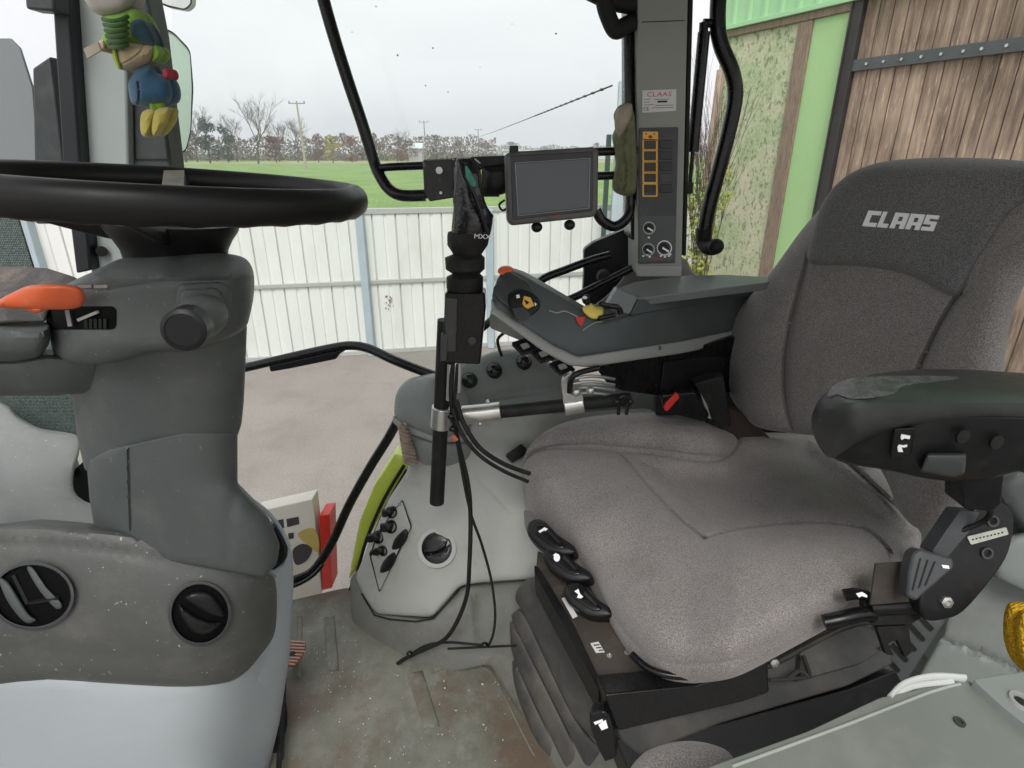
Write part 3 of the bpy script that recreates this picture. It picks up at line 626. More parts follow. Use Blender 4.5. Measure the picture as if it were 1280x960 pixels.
b = MB(); disc(b, 499, 630, 1.5, sf, .007, .01); b.build('screw', m_metal, sp)
# round vent
vp = sf(545, 685, 0); vn = Vector((-.1, -.8, .6)).normalized(); vpl = Plane(vp, vn)
b = MB(); e = ell(546, 685, 24, 25, 36); loop(b, e, 5, vpl, .010, th=.02); b.pillow(ell(546, 685, 24, 25, 36), vpl, T=.006, R=5, step=5, back=.02, h0=.002)
va = b.build('air_vent', m_fend, ft)
b = MB(); b.pillow(ell(545, 686, 19, 20, 30), vpl, T=.004, R=4, step=5, back=.01, h0=.0095, seams=[(cr([(526, 691), (540, 692), (555, 686), (562, 676)], n=5), 1.6, .006)]); b.build('vent_flap', m_blackg, va)
b = MB(); loop(b, ell(545, 686, 20.5, 21.5, 30), 2.5, vpl, .0085, th=.008); b.build('vent_ring', m_blackg, va)
# grey cap and dome behind the pole
b = MB(); sc = Rbf([(490, 490, 1.40), (540, 480, 1.33), (500, 540, 1.36), (540, 550, 1.30), (600, 500, 1.34), (620, 560, 1.34), (560, 470, 1.36)])
b.pillow(dens(round_poly([(492, 520), (494, 492), (508, 476), (545, 468), (570, 468), (586, 500), (590, 545), (545, 548), (506, 532)], 12), 7), sc, T=.018, R=12, step=8, back=.05, hf=None); b.build('grey_cap', m_fend2, ft)
b = MB(); b.pillow(dens(round_poly([(491, 520), (506, 531), (545, 545), (570, 546), (570, 552), (545, 554), (503, 539), (491, 528)], 3), 5), sc, T=.004, R=3, step=6, back=.03, h0=-.012); b.build('cap_trim', m_armt, ft)
b = MB(); b.pillow(dens(round_poly([(503, 539), (545, 553), (592, 552), (588, 578), (560, 587), (526, 585), (518, 570)], 6), 8), sc, T=.02, R=12, step=9, back=.05, h0=-.02); b.build('lower_cap', m_fend2, ft)
sd_ = Rbf([(560, 460, 1.44), (620, 440, 1.48), (680, 460, 1.50), (700, 500, 1.50), (600, 500, 1.42), (560, 540, 1.38), (700, 540, 1.49), (830, 500, 1.6)])
b = MB(); b.pillow(dens(round_poly([(560, 460), (600, 445), (625, 437), (660, 437), (690, 455), (712, 480), (850, 480), (870, 560), (700, 580), (600, 580), (545, 545)], 14), 8), sd_, T=.02, R=14, step=10, back=.05, seams=[(dens([(575, 503), (705, 480)], 8, False), 4, .006), (dens([(612, 500), (705, 486)], 8, False), 2, .006)]); b.build('dome', m_fend2, ft)
for cx, cy, mm in ((586, 474, 'a'), (617, 462, 'b'), (654, 451, 'c')):
    b = MB(); p = sd_(cx, cy, 0)+Vector((0, -.012, .004)); b.lathe(p, Vector((-.1, -.8, .5)), [(.022, -.02), (.020, -.004), (.017, .0), (.0155, .008), (.008, .014), (.001, .015)], 20); b.build('dome_knob', M('green_black_knob_'+mm, (.012, .025, .018) if mm == 'a' else (.012, .012, .012), .15, .2), ft)
b = MB(); b.pillow(dens(round_poly([(632, 570), (652, 556), (659, 563), (658, 568), (640, 579)], 2), 4), sf, T=.003, R=3, step=5, back=.02, h0=.03); b.build('rubber_stop', m_rub, ft)
b = MB(); b.tube([PY(627, 445, 1.4), PY(622, 425, 1.4), PY(632, 415, 1.4)], .004, 8, 4); b.build('wire_hook', m_black, ft)
# lime strip outside
b = MB(); b.pillow(dens(round_poly([(494, 566), (468, 606), (450, 650), (442, 690), (436, 724), (446, 712), (462, 672), (486, 622), (512, 584), (506, 570)], 3), 6), yplane(1.47), T=.01, R=5, step=6, back=.05)
tag(b.build('lime_fender', m_lime), 'lime yellow painted outer fender edge along the door seal', 'fender')
b = MB(); b.tube([PY(*p) for p in ((505, 582, 1.46), (480, 624, 1.45), (459, 672, 1.43), (446, 716, 1.40), (437, 738, 1.37))], .005, 8, 4); b.tube([PY(*p) for p in ((508, 587, 1.45), (484, 630, 1.44), (463, 678, 1.42), (450, 716, 1.39))], .0035, 8, 4)
tag(b.build('door_seal', m_rub), 'thin black rubber door seal beside the lime fender edge', 'seal')
# twisted cord
b = MB()
for k, ph in enumerate((0, 2.1, 4.2)):
    pts = []
    for i in range(26):
        f = i/25; c = PY(503+12*f, 530+48*f, 1.345); pts.append(c+Vector((math.cos(f*22+ph)*.013*(.5+.8*f), -.004+math.sin(f*22+ph)*.008, 0)))
    b.tube(pts, .006, 6, 2)
tag(b.build('twisted_rope', M('beige_brown_rope', (.30, .24, .19), .9, .4, 60, .8, 400)), 'short beige brown twisted rope hanging below the grey cap', 'rope')

# ---------------- rear right pillar with its switch panel
pp_ = PY(825, 345, 1.40)
tp = thing('rear_pillar', 'grey plastic cab pillar with sticker, switches and rotary dials', 'pillar', pp_)
P1 = yplane(1.36)
b = MB(); b.slab(round_poly([(797, -80), (862, -80), (852, 345), (797, 345)], 3), P1, .12); b.build('cover', m_pillar, tp, bevel=.008, seg=3)
b = MB(); b.slab([(862, -80), (869, -80), (858, 320), (853, 320)], yplane(1.38), .10); b.build('door_seal', m_rub, tp, bevel=.003)
b = MB(); b.slab([(787, -80), (797, -80), (797, 200), (795, 300), (789, 300), (787, 150)], yplane(1.40), .10); b.build('side_rail', m_blackg, tp, bevel=.004)
b = MB(); b.slab(round_poly([(802, 27), (856, 25), (856, 26.2), (802, 28.2)], .2), P1, .002, h=.0005); b.build('joint_line', m_black, tp)
b = MB(); b.slab(round_poly([(796, 332), (853, 332), (852, 346), (797, 346)], 2), P1, .02, h=.006); b.build('lower_lip', m_armt, tp, bevel=.002)
b = MB(); sq = Rbf([(740, 400, 1.47), (797, 345, 1.46), (855, 340, 1.50), (885, 350, 1.62), (800, 390, 1.52), (950, 390, 1.75), (870, 390, 1.62)])
b.pillow(dens(cr([(722, 394), (742, 382), (762, 366), (780, 345), (790, 325), (797, 318), (853, 322), (866, 340), (890, 350), (950, 356), (950, 420), (760, 420)], True, 4), 8), sq, T=.012, R=8, step=9, back=.05); b.build('pillar_foot', m_armt, tp)
b = MB(); b.slab(round_poly([(799, 160), (848, 159), (844, 329), (798, 330)], 2), P1, .01, h=.004); sw = b.build('switch_panel', m_dgp, tp, bevel=.001)
b = MB(); b.slab([(799.5, 270), (845.5, 270), (844, 326), (799.5, 327)], P1, .001, h=.0050); b.build('dial_plate', M('dial_plate', (.075, .082, .085), .4, .1), sw)
b = MB()
for y0, y1 in ((174, 187), (187.5, 201), (201.5, 215), (215.5, 228), (229, 245)): loop(b, rrect(803, y0, 822, y1+1, 1.2, 2), 2.4, P1, .0052, th=.0012)
b.slab(rrect(803.5, 164.5, 822.5, 176, 1, 2), P1, .001, h=.0052); b.build('orange_frame', m_ora2, sw)
b = MB(); disc(b, 813, 171, 2.4, P1, .0058, .001, ry=2); disc(b, 808, 167.5, 1, P1, .0058, .001); disc(b, 818, 167.5, 1, P1, .0058, .001); b.build('warning_mark', M('dark_red_print', (.2, .02, .01), .5), sw)
for y in (175.5, 189, 203, 217, 230.5):
    b = MB(); b.slab(rrect(805.5, y+.5, 820, y+10, 1, 2), P1, .004, h=.0045); b.build('rocker_switch', M('brown_black_switch', (.02, .012, .010), .35), sw, bevel=.0008)
    b = MB(); b.slab(rrect(825, y-.5, 840.5, y+10.5, 1, 2), P1, .004, h=.0062); b.build('blank_switch', m_bez if y != 217 else m_dgp, sw, bevel=.0008)
for cx, cy, r in ((811.5, 285, 8), (810.5, 312, 8), (830.5, 310, 9.5)):
    b = MB(); n_ = 30; ee = ell(cx, cy, r, r, n_)
    arc = [p for i, p in enumerate(ee) if not (cy+r*.55 < p[1])]
    loop(b, ell(cx, cy, r, r, 28), 1.3, P1, .0060, th=.001); dk = b.build('dial_scale', m_white if r > 9 else M('dim_white_print', (.5, .5, .5), .5), sw)
    b = MB(); disc(b, cx, cy, r*.62, P1, .016, .012); kn = b.build('dial_knob', m_black, sw, bevel=.001)
    b = MB(); b.slab([(cx-r*.2, cy-r*.15), (cx+r*.62, cy+r*.35), (cx+r*.55, cy+r*.6), (cx-r*.3, cy+r*.1)], P1, .001, h=.0168); b.build('pointer', m_white, kn)
b = MB(); text(b, 'CLAAS', 821, 323.5, 3.2, P1, .006, sx=1.2); b.build('red_lettering', m_red, sw)
b = MB()
for x, y in ((804, 320), (809, 319), (812, 321), (826, 320), (831, 321), (836, 320), (838, 318), (811, 297)): b.slab(rrect(x-1.2, y-1, x+1.4, y+1, .3, 1), P1, .0006, h=.0058)
b.build('white_mark', m_white, sw)
b = MB(); b.slab([(803, 113), (845.5, 111.5), (845, 138.5), (803, 141)], P1, .001, h=.0013); stk = b.build('type_plate', M('white_label', (.62, .62, .62), .5), tp)
b = MB(); text(b, 'CLAAS', 824, 118, 6.2, P1, .0016, shear=.25, sx=1.25, rot=-.03); b.build('red_lettering', m_red, stk)
b = MB(); text(b, 'CE', 807.5, 136.2, 4.5, P1, .0016); b.slab([(822, 126), (834, 125.6), (834, 128), (822, 128.4)], P1, .0002, h=.0016)
for y, x0, x1 in ((124, 805, 813), (127.5, 805, 812), (131, 805, 817), (131.5, 819, 842), (124, 818, 836), (134.5, 815, 842)): b.slab([(x0, y), (x1, y-.5), (x1, y+.1), (x0, y+.6)], P1, .0002, h=.0016)
b.build('black_lettering', m_black, stk)

# ---------------- gas strut and black door handle bar beyond the pillar
t = thing('gas_strut', 'thin black gas strut right of the grey pillar', 'gas strut', PY(862, 240, 1.5))
b = MB(); b.cyl(PY(880, 40, 1.5), PY(866, 190, 1.5), .0135); b.build('cylinder', m_blackg, t)
b = MB(); b.cyl(PY(866, 188, 1.5), PY(862, 235, 1.5), .005); b.build('rod', m_black, t)
b = MB(); b.cyl(PY(860, 228, 1.5), PY(860, 242, 1.5), .012); b.build('ball_joint', m_black, t); b = MB(); b.cyl(PY(880, 28, 1.5), PY(879, 45, 1.5), .010); b.cyl(PY(879, 29, 1.5), PY(894, 29, 1.5), .009); b.build('ball_joint', m_black, t)
b = MB(); b.tube([PY(*p) for p in ((902, -60, 1.5), (897, 20, 1.5), (901, 55, 1.5), (915, 90, 1.5), (919, 120, 1.5), (912, 160, 1.5), (898, 215, 1.5), (886, 260, 1.5), (880, 292, 1.5))], .0175, 16, 6)
t = thing('rear_door_bar', 'bent black tubular bar hanging right of the gas strut', 'bar', PY(885, 310, 1.5)); b.build('tube', m_blackg, t)
b = MB(); b.tube([PY(880, 285, 1.5), PY(880, 302, 1.5), PY(886, 309, 1.48), PY(893, 309, 1.46)], .0195, 14, 4); b.ball(PY(895, 308, 1.44), .019); b.build('elbow', m_rub, t)

# ---------------- side window frame tubes
b = MB(); b.tube([PY(*p) for p in ((375, -110, 1.35), (410, 20, 1.35), (432, 92, 1.35), (452, 152, 1.35), (467, 200, 1.35), (474, 218, 1.34), (486, 236, 1.33), (502, 244, 1.32), (532, 244, 1.32))], .0125, 14, 6)
b.tube([PY(*p) for p in ((472, 212, 1.345), (484, 209, 1.34), (530, 207, 1.33))], .0085, 12, 3)
t = thing('carrier_bar', 'black bent tube carrier running from the roof to the monitor', 'tube frame', PY(500, 244, 1.33)); b.build('front_tube', m_blackg, t)
b = MB(); b.tube([PY(740, 190, 1.36), PY(796, 188, 1.36)], .009, 12, 1); b.tube([PY(740, 220, 1.36), PY(770, 219, 1.36), PY(796, 215, 1.36)], .009, 12, 2)
b.tube([PY(*p) for p in ((745, 262, 1.37), (752, 275, 1.37), (768, 283, 1.37), (784, 272, 1.37), (788, 250, 1.38), (788, 210, 1.38), (786, 60, 1.40), (785, 20, 1.40))], .0115, 12, 6)
b.tube([PY(530, 205, 1.33), PY(640, 199, 1.35), PY(745, 190, 1.36)], .009, 10, 1); b.tube([PY(530, 243, 1.33), PY(640, 236, 1.35), PY(745, 222, 1.36)], .009, 10, 1)
b.build('rear_tube', m_blackg, t)
b = MB(); b.tube([PY(*p) for p in ((757, -40, 1.35), (755, 0, 1.35), (762, 25, 1.35), (770, 38, 1.35), (780, 33, 1.36), (793, 26, 1.38))], .0165, 14, 6); b.tube([PY(*p) for p in ((735, -12, 1.35), (765, 2, 1.36), (795, 8, 1.38))], .016, 10, 3); b.build('upper_handle', m_rub, t)
b = MB(); b.slab(round_poly([(528, 201), (566, 199), (568, 247), (537, 252), (530, 240)], 2), yplane(1.27), .05); br = b.build('bracket_plate', M('worn_black_bracket', (.03, .03, .03), .5, .3, 30, dirt=(.3, .3, .28), dscale=30, damt=.7, dlo=.6), t, bevel=.003)
b = MB(); b.cyl(PY(549, 213, 1.272), PY(549, 213, 1.262), .007); b.build('bolt', m_metal, br)
b = MB(); b.cyl(PY(551, 241, 1.272), PY(551, 241, 1.266), .003); b.build('rivet', m_metal, br)

# door bars low at the window
t = thing('door_bar', 'black bent tube with bracket across the side window bottom', 'bar', PY(440, 435, 1.5))
b = MB(); b.tube([PY(*p) for p in ((100, 508, 1.5), (200, 484, 1.5), (305, 460, 1.5), (360, 447, 1.5), (415, 435, 1.5), (440, 432, 1.5), (462, 436, 1.49), (490, 449, 1.46), (520, 461, 1.44), (545, 470, 1.42))], .0125, 12, 5); b.build('tube', m_blackg, t)
b = MB(); b.slab(round_poly([(336, 458), (418, 440), (424, 443), (420, 449), (362, 461), (338, 465)], 2), yplane(1.49), .03); b.slab([(414, 440), (432, 438), (424, 443), (420, 448)], yplane(1.492), .02); b.build('bracket', m_black, t, bevel=.002)
b = MB(); b.tube([PY(*p) for p in ((500, 520, 1.46), (485, 548, 1.46), (462, 585, 1.46), (436, 632, 1.46), (418, 672, 1.46), (402, 700, 1.46), (385, 718, 1.46), (355, 728, 1.46), (320, 732, 1.46))], .0135, 12, 6)
b.tube([PY(*p) for p in ((404, 706, 1.43), (388, 722, 1.43), (360, 735, 1.43), (320, 740, 1.43))], .006, 8, 4)
tag(b.build('door_frame_tube', m_blackg), 'black curved tube running down beside the lime fender edge to the step', 'tube')

# triangular black bracket behind the control arm with two tubes
t = thing('window_bracket', 'black triangular bracket with two tubes below the pillar', 'bracket', PY(765, 340, 1.45))
b = MB(); b.slab(round_poly([(730, 312), (742, 303), (795, 281), (797, 330), (790, 345), (770, 366), (750, 385), (728, 380), (730, 340)], 4), yplane(1.53), .03); b.build('plate', m_black, t, bevel=.004)
b = MB(); b.tube([PY(*p) for p in ((668, 361, 1.40), (680, 348, 1.40), (705, 338, 1.41), (740, 325, 1.42), (762, 319, 1.43))], .010, 12, 4); b.build('upper_tube', m_blackg, t)
b = MB(); b.tube([PY(*p) for p in ((600, 412, 1.42), (640, 385, 1.42), (700, 378, 1.42), (745, 358, 1.43), (790, 335, 1.43))], .010, 12, 4); b.build('lower_tube', m_blackg, t)
b = MB(); b.lathe(PY(754, 345, 1.45), (0, -1, 0), [(.018, 0), (.014, .012), (.006, .014)], 18); b.build('grommet', m_rub, t)

# ---------------- side window pane
gm = bpy.data.materials.new('window_glass'); gm.use_nodes = True; nt = gm.node_tree; N = nt.nodes; L = nt.links; N.remove(N['Principled BSDF'])
tr_, gl_, mx_ = N.new('ShaderNodeBsdfTransparent'), N.new('ShaderNodeBsdfGlossy'), N.new('ShaderNodeMixShader'); tr_.inputs[0].default_value = (.96, .98, .97, 1); gl_.inputs['Roughness'].default_value = .02; mx_.inputs[0].default_value = .012
L.new(tr_.outputs[0], mx_.inputs[1]); L.new(gl_.outputs[0], mx_.inputs[2]); L.new(mx_.outputs[0], N['Material Output'].inputs[0])
b = MB(); b.slab([(215, -60), (790, -60), (790, 330), (720, 380), (600, 420), (545, 468), (440, 432), (300, 462), (215, 480)], yplane(1.62), .005)
t = thing('side_window', 'clear side window pane with a few dark specks', 'window', PY(500, 450, 1.53)); b.build('glass', gm, t)
b = MB()
for x, y, r in ((541, 60, 1.1), (497, 69, 1.3), (532, 107, 1.0), (560, 115, .9), (695, 42, 1.3), (470, 8, .9), (440, 40, .7), (600, 84, .6), (640, 30, .7)): disc(b, x, y, r, yplane(1.62), .001, .001, n=8)
b.build('specks', M('speck', (.55, .55, .57), .9), t)['kind'] = 'stuff'
# ---------------- left: windscreen edge, front pillar, mirrors
t = thing('front_pillar', 'front cab pillar with black seal and pale grey cover behind the wheel', 'pillar', PY(110, 335, 1.25))
b = MB(); b.slab(dens([(61, -60), (81, -60), (100, 205), (113, 338), (95, 342), (78, 205)], 12), yplane(1.24), .05); b.build('black_seal', M('navy_black_seal', (.010, .011, .016), .4, .2), t, bevel=.004)
b = MB(); b.slab([(80, -60), (150, -60), (157, 60), (160, 215), (156, 320), (150, 345), (114, 345), (101, 205)], yplane(1.27), .06); pc = b.build('pillar_cover', m_pillarl, t, bevel=.004)
b = MB(); b.cyl(PY(127, 314, 1.27), PY(127, 314, 1.255), .011); b.build('bolt', m_black, pc)
b = MB(); b.slab([(150, -40), (180, -20), (192, 40), (214, 215), (213, 330), (160, 330), (156, 90)], yplane(1.29), .06); b.build('dark_panel', m_dgp, t, bevel=.006)
b = MB(); loop(b, round_poly([(166, 96), (200, 92), (210, 200), (168, 200)], 3), 1.5, yplane(1.29), .003, th=.004); b.build('panel_groove', m_black, t)
b = MB(); b.slab([(27, -40), (64, -40), (68, 14), (32, 11)], yplane(1.20), .04); b.slab([(40, 85), (62, 70), (80, 210), (88, 280), (44, 280)], yplane(1.26), .04); b.build('wiper_cover', m_dgp, t, bevel=.004)
# windscreen with dotted frit
def fritmat(nt, b):
    b.inputs['Base Color'].default_value = (.07, .10, .095, 1); b.inputs['Roughness'].default_value = .35
    N = nt.nodes; L = nt.links; tc = N.new('ShaderNodeTexCoord'); vo = N.new('ShaderNodeTexVoronoi'); vo.inputs['Scale'].default_value = 260; vo.inputs['Randomness'].default_value = .15; L.new(tc.outputs['Object'], vo.inputs['Vector'])
    r = N.new('ShaderNodeValToRGB'); r.color_ramp.elements[0].position = .3; r.color_ramp.elements[1].position = .45; r.color_ramp.elements[0].color = (.25, .32, .30, 1); r.color_ramp.elements[1].color = (.045, .06, .058, 1); L.new(vo.outputs['Distance'], r.inputs[0]); L.new(r.outputs[0], b.inputs['Base Color'])
m_frit = tex_mat('dotted_black_glass_edge', fritmat, .35)
t = thing('windscreen', 'tinted windscreen corner with dotted dark edge at the far left', 'windscreen', PY(40, 520, 1.32))
b = MB(); b.slab(dens([(-60, 255), (16, 255), (30, 300), (44, 345), (70, 400), (96, 500), (99, 555), (-60, 555)], 15), yplane(1.30), .006); b.build('dotted_edge', m_frit, t)
g2 = bpy.data.materials.new('tinted_glass'); g2.use_nodes = True; nt = g2.node_tree; N = nt.nodes; L = nt.links; N.remove(N['Principled BSDF'])
tr_, gl_, mx_ = N.new('ShaderNodeBsdfTransparent'), N.new('ShaderNodeBsdfDiffuse'), N.new('ShaderNodeMixShader'); tr_.inputs[0].default_value = (.5, .53, .54, 1); gl_.inputs[0].default_value = (.30, .32, .33, 1); mx_.inputs[0].default_value = .8
L.new(tr_.outputs[0], mx_.inputs[1]); L.new(gl_.outputs[0], mx_.inputs[2]); L.new(mx_.outputs[0], N['Material Output'].inputs[0])
b = MB(); b.slab(dens([(-60, 48), (12, 48), (24, 60), (40, 110), (50, 250), (16, 262), (-60, 262)], 15), yplane(1.31), .006); b.build('tinted_pane', g2, t)
# mirrors outside
m_mir = M('painted_mirror_reflection', (.50, .62, .52), .25, .05, 3)  # pale green reflection painted into the mirror's base colour
t = thing('side_mirror', 'large side mirror with painted pale green reflection behind the hanging plush toy', 'mirror', PY(215, 192, 1.75))
o_ = dens(round_poly([(185, 30), (215, 38), (238, 62), (242, 110), (239, 165), (232, 192), (185, 192)], 8), 8)
b = MB(); b.slab(o_, yplane(1.75), .03, vec=(-.022, .03, -.004)); b.build('mirror_glass', m_mir, t)
b = MB(); loop(b, o_, 2.2, yplane(1.75), .004, th=.03); b.build('rim', m_black, t)
t = thing('upper_mirror', 'small upper mirror cut off by the top edge of the photo', 'mirror', PY(215, 12, 1.75))
o_ = dens(round_poly([(185, -30), (241, -30), (240, 6), (232, 13), (210, 9), (186, -1)], 4), 8)
b = MB(); b.slab(o_, yplane(1.75), .02); b.build('mirror_glass', M('upper_mirror_face', (.72, .74, .73), .3), t); b = MB(); loop(b, o_, 2.4, yplane(1.75), .004, th=.03); b.build('rim', m_black, t)

# ---------------- plush toy
t = thing('plush_toy', 'hanging plush toy with striped green shirt, blue trousers and yellow feet', 'plush toy', PY(188, 168, 1.05))
PT = yplane(1.05); fz = dict(bump=.9, bscale=500, sheen=.3, spec=.1)
def P5(x, y, d=0): return PY(x, y, 1.05-d)
def pb_(outl, mat, name, T=.03, R=16, h0=.0, back=.025, seams=(), par=t): b = MB(); b.pillow(dens(cr(outl, True, 4), 5), PT, T=T, R=R, step=4, back=back, h0=h0, seams=seams); return b.build(name, mat, par)
m_skin = M('grey_beige_plush', (.40, .37, .33), .95, .1, 20, **fz); m_lg = M('green_stripe_plush', (.22, .42, .05), .95, .12, 30, **fz); m_dgr = M('dark_stripe_plush', (.05, .11, .03), .95, .1, 30, **fz)
pb_([(105, -12), (112, 10), (128, 20), (150, 18), (166, 6), (168, -12), (140, -25)], m_skin, 'head', R=14)
pb_([(128, 20), (150, 14), (168, 10), (182, 22), (190, 42), (188, 62), (160, 58), (142, 66), (134, 48), (130, 34)], m_lg, 'shirt', h0=.002)
b = MB()
for k in range(6): b.tube([P5(129+k*1.5, 24+7*k, .012), P5(140+k, 26+6.5*k, .026), P5(152, 24+7*k, .028), P5(160, 20+7*k, .02)], .0032, 8, 3)
b.build('shirt_stripe', m_dgr, t)
pb_([(132, 40), (144, 40), (146, 52), (136, 60), (126, 58), (124, 54)], m_lg, 'arm', T=.012, R=8, h0=.015)
pb_([(123, 52), (130, 50), (132, 60), (126, 64), (122, 58)], M('pink_hand_plush', (.55, .40, .34), .95), 'hand', T=.008, R=5, h0=.018)
b = MB(); b.slab(round_poly([(104, 61), (122, 52), (126, 63), (109, 73)], 1), PT, .003, h=.02); b.build('small_card', M('beige_card', (.38, .33, .27), .8), t)
pb_([(143, 58), (152, 52), (172, 54), (193, 56), (192, 72), (182, 82), (165, 88), (150, 86), (143, 72)], M('tan_belly_plush', (.45, .36, .22), .95, .12, 20, **fz), 'belly', h0=.02, T=.035, R=17, seams=[(cr([(149, 82), (162, 75), (174, 66), (180, 56)], n=4), 1.2, .004)])
pb_([(140, 60), (144, 56), (148, 72), (152, 86), (146, 84), (141, 72)], M('lime_plush', (.35, .50, .05), .95, **fz), 'side_trim', h0=.015, T=.012, R=4)
pb_([(192, 56), (200, 60), (202, 68), (197, 76), (190, 76)], m_lg, 'right_arm', h0=.01, T=.014, R=6)
pb_([(163, 28), (178, 24), (192, 44), (194, 56), (180, 54), (164, 44)], M('navy_plush', (.03, .07, .09), .95, .2, 20, **fz), 'waistcoat', h0=.014, T=.014, R=8)
pb_([(164, 96), (170, 84), (188, 80), (196, 90), (210, 98), (216, 112), (214, 126), (200, 132), (182, 133), (166, 130), (161, 116), (160, 104)], M('blue_trouser_plush', (.04, .11, .19), .95, .25, 16, **fz), 'trousers', h0=.02, T=.035, R=18, seams=[(cr([(173, 104), (174, 118), (172, 132)], n=4), 1.5, .008)])
pb_([(203, 88), (209, 85), (213, 92), (211, 98), (205, 97)], M('pink_flower_plush', (.45, .05, .08), .95), 'flower', h0=.022, T=.012, R=6)
pb_([(178, 140), (190, 136), (196, 142), (190, 160), (184, 171), (177, 168), (175, 154)], M('mustard_plush', (.50, .42, .10), .95, .15, 30, **fz), 'foot', h0=.02, T=.022, R=9)
pb_([(192, 140), (206, 134), (213, 137), (210, 152), (200, 166), (192, 170), (189, 160)], bpy.data.materials['mustard_plush'], 'foot', h0=.028, T=.022, R=9)
b = MB(); b.cyl(P5(192, 128, 0), P5(194, 140, -.005), .007, n=8); b.cyl(P5(199, 128, 0), P5(203, 138, -.005), .007, n=8); b.build('ankle', m_lg, t)

# ---------------- steering column
tc_ = thing('steering_column', 'dark grey steering column with black wheel and stalk in front of the window', 'steering column', Vector((-.42, .80, -.75)))
C = Vector((-.405, .72, -.042)); ax = Vector((.075, .025, 1)).normalized(); ux = Vector((1, 0, -.075)).normalized(); uy = ax.cross(ux)
b = MB(); n1, n2 = 96, 20; vs = []; fs = []
for i in range(n1):
    a = 2*math.pi*i/n1; rd = ux*math.cos(a)+uy*math.sin(a)
    for j in range(n2):
        q = 2*math.pi*j/n2; vs.append(C+rd*(.214+.0145*math.cos(q))+ax*(.0178*math.sin(q)-(.0012 if (math.sin(q) < -.3 and i % 3 == 0) else 0)))
for i in range(n1):
    for j in range(n2): fs.append((i*n2+j, ((i+1) % n1)*n2+j, ((i+1) % n1)*n2+(j+1) % n2, i*n2+(j+1) % n2))
b.add(vs, fs); wh = b.build('wheel_rim', m_wheel, tc_)
b = MB()
for a in (113, 205, 285):
    a = math.radians(a); rd = ux*math.cos(a)+uy*math.sin(a)
    b.tube([C-ax*.045+rd*.03, C-ax*.036+rd*.08, C-ax*.018+rd*.15, C-ax*.003+rd*.205], lambda f: .022-.010*f, 12, 4, flat=.5)
b.build('spoke', m_black, wh)
b = MB(); a = math.radians(116); rd = ux*math.cos(a)+uy*math.sin(a); b.bar(C+rd*.10-ax*.008, C+rd*.198+ax*.010, .026, .008); b.build('spoke_trim', m_metal, wh)
b = MB(); b.lathe(C-ax*.125, ax, [(.05, -.006), (.0545, 0), (.0545, .032), (.0555, .043), (.058, .056), (.064, .068), (.072, .080), (.074, .088), (.01, .092)], 40); b.build('wheel_hub', m_wheel, tc_)
# head
sh = Barrel([(310, 70, 316), (340, 62, 320), (400, 58, 320), (440, 52, 318), (460, 52, 318)], lambda x, y: .605+(max(0, 345-y)*.0022)+max(0, y-430)*.0006, .12, 2.4)
b = MB(); hd_o = dens(cr([(66, 440), (62, 410), (66, 385), (80, 358), (112, 342), (150, 324), (200, 318), (260, 316), (300, 320), (315, 334), (318, 360), (313, 392), (304, 412), (270, 430), (235, 439), (190, 441), (150, 452), (110, 456), (80, 452)], True, 4), 8)
b.pillow(hd_o, sh, T=.018, R=9, step=8, back=.14, seams=[(dens([(92, 360), (135, 362), (200, 352), (285, 350)], 6, False), 3, .002)])
hd_ = b.build('head_housing', m_coltop, tc_)
b = MB(); b.pillow(dens(rrect(58, 383, 145, 412, 7), 5), sh, T=.001, R=3, step=7, back=.01, h0=.002); b.build('slot', m_slot, hd_)
b = MB(); b.bar(sh(98, 400, .012), sh(122, 390, .006), .003, .003); b.bar(sh(88, 408, .01), sh(84, 388, .01), .004, .004); b.build('slot_lever', m_armt, hd_)
b = MB()
for k in range(5): b.bar(sh(108+k*6, 410, .004), sh(108+k*6, 398, .004), .004, .003)
b.build('slot_comb', m_black, hd_)
for k, x in enumerate((105, 125)):
    b = MB(); b.slab([(x-8, 356.5), (x+9, 356), (x+9, 360), (x-8, 360.5)], sh, .001, h=.001); b.build('mark', M('grey_mark%d' % k, (.3, .3, .29), .5), hd_)
b = MB(); b.pillow(dens(round_poly([(222, 355), (278, 352), (290, 362), (288, 405), (276, 422), (240, 415), (218, 380)], 8), 5), sh, T=.006, R=5, step=6, back=.02, h0=.008); bt = b.build('stalk_boot', m_col, hd_)
b = MB(); b.pillow(dens(round_poly([(226, 362), (270, 359), (280, 368), (278, 398), (266, 408), (240, 404), (224, 380)], 8), 5), sh, T=.006, R=5, step=6, back=.02, h0=.014); b.build('stalk_collar', m_col, bt)
t0, t1 = sh(258, 392, .01), PY(229, 413, .53)
b = MB(); d = (t1-t0).normalized(); L_ = (t1-t0).length
b.lathe(t0, d, [(.022, 0), (.023, L_*.3), (.020, L_*.55), (.0185, L_*.7)], 28); st = b.build('stalk', m_col, hd_)
b = MB(); b.lathe(t0+d*L_*.68, d, [(.0185, 0), (.0205, .001), (.0205, L_*.30), (.0175, L_*.33), (.016, L_*.335), (.0155, L_*.325), (.001, L_*.325)], 32); b.build('end_cap', m_black, st)
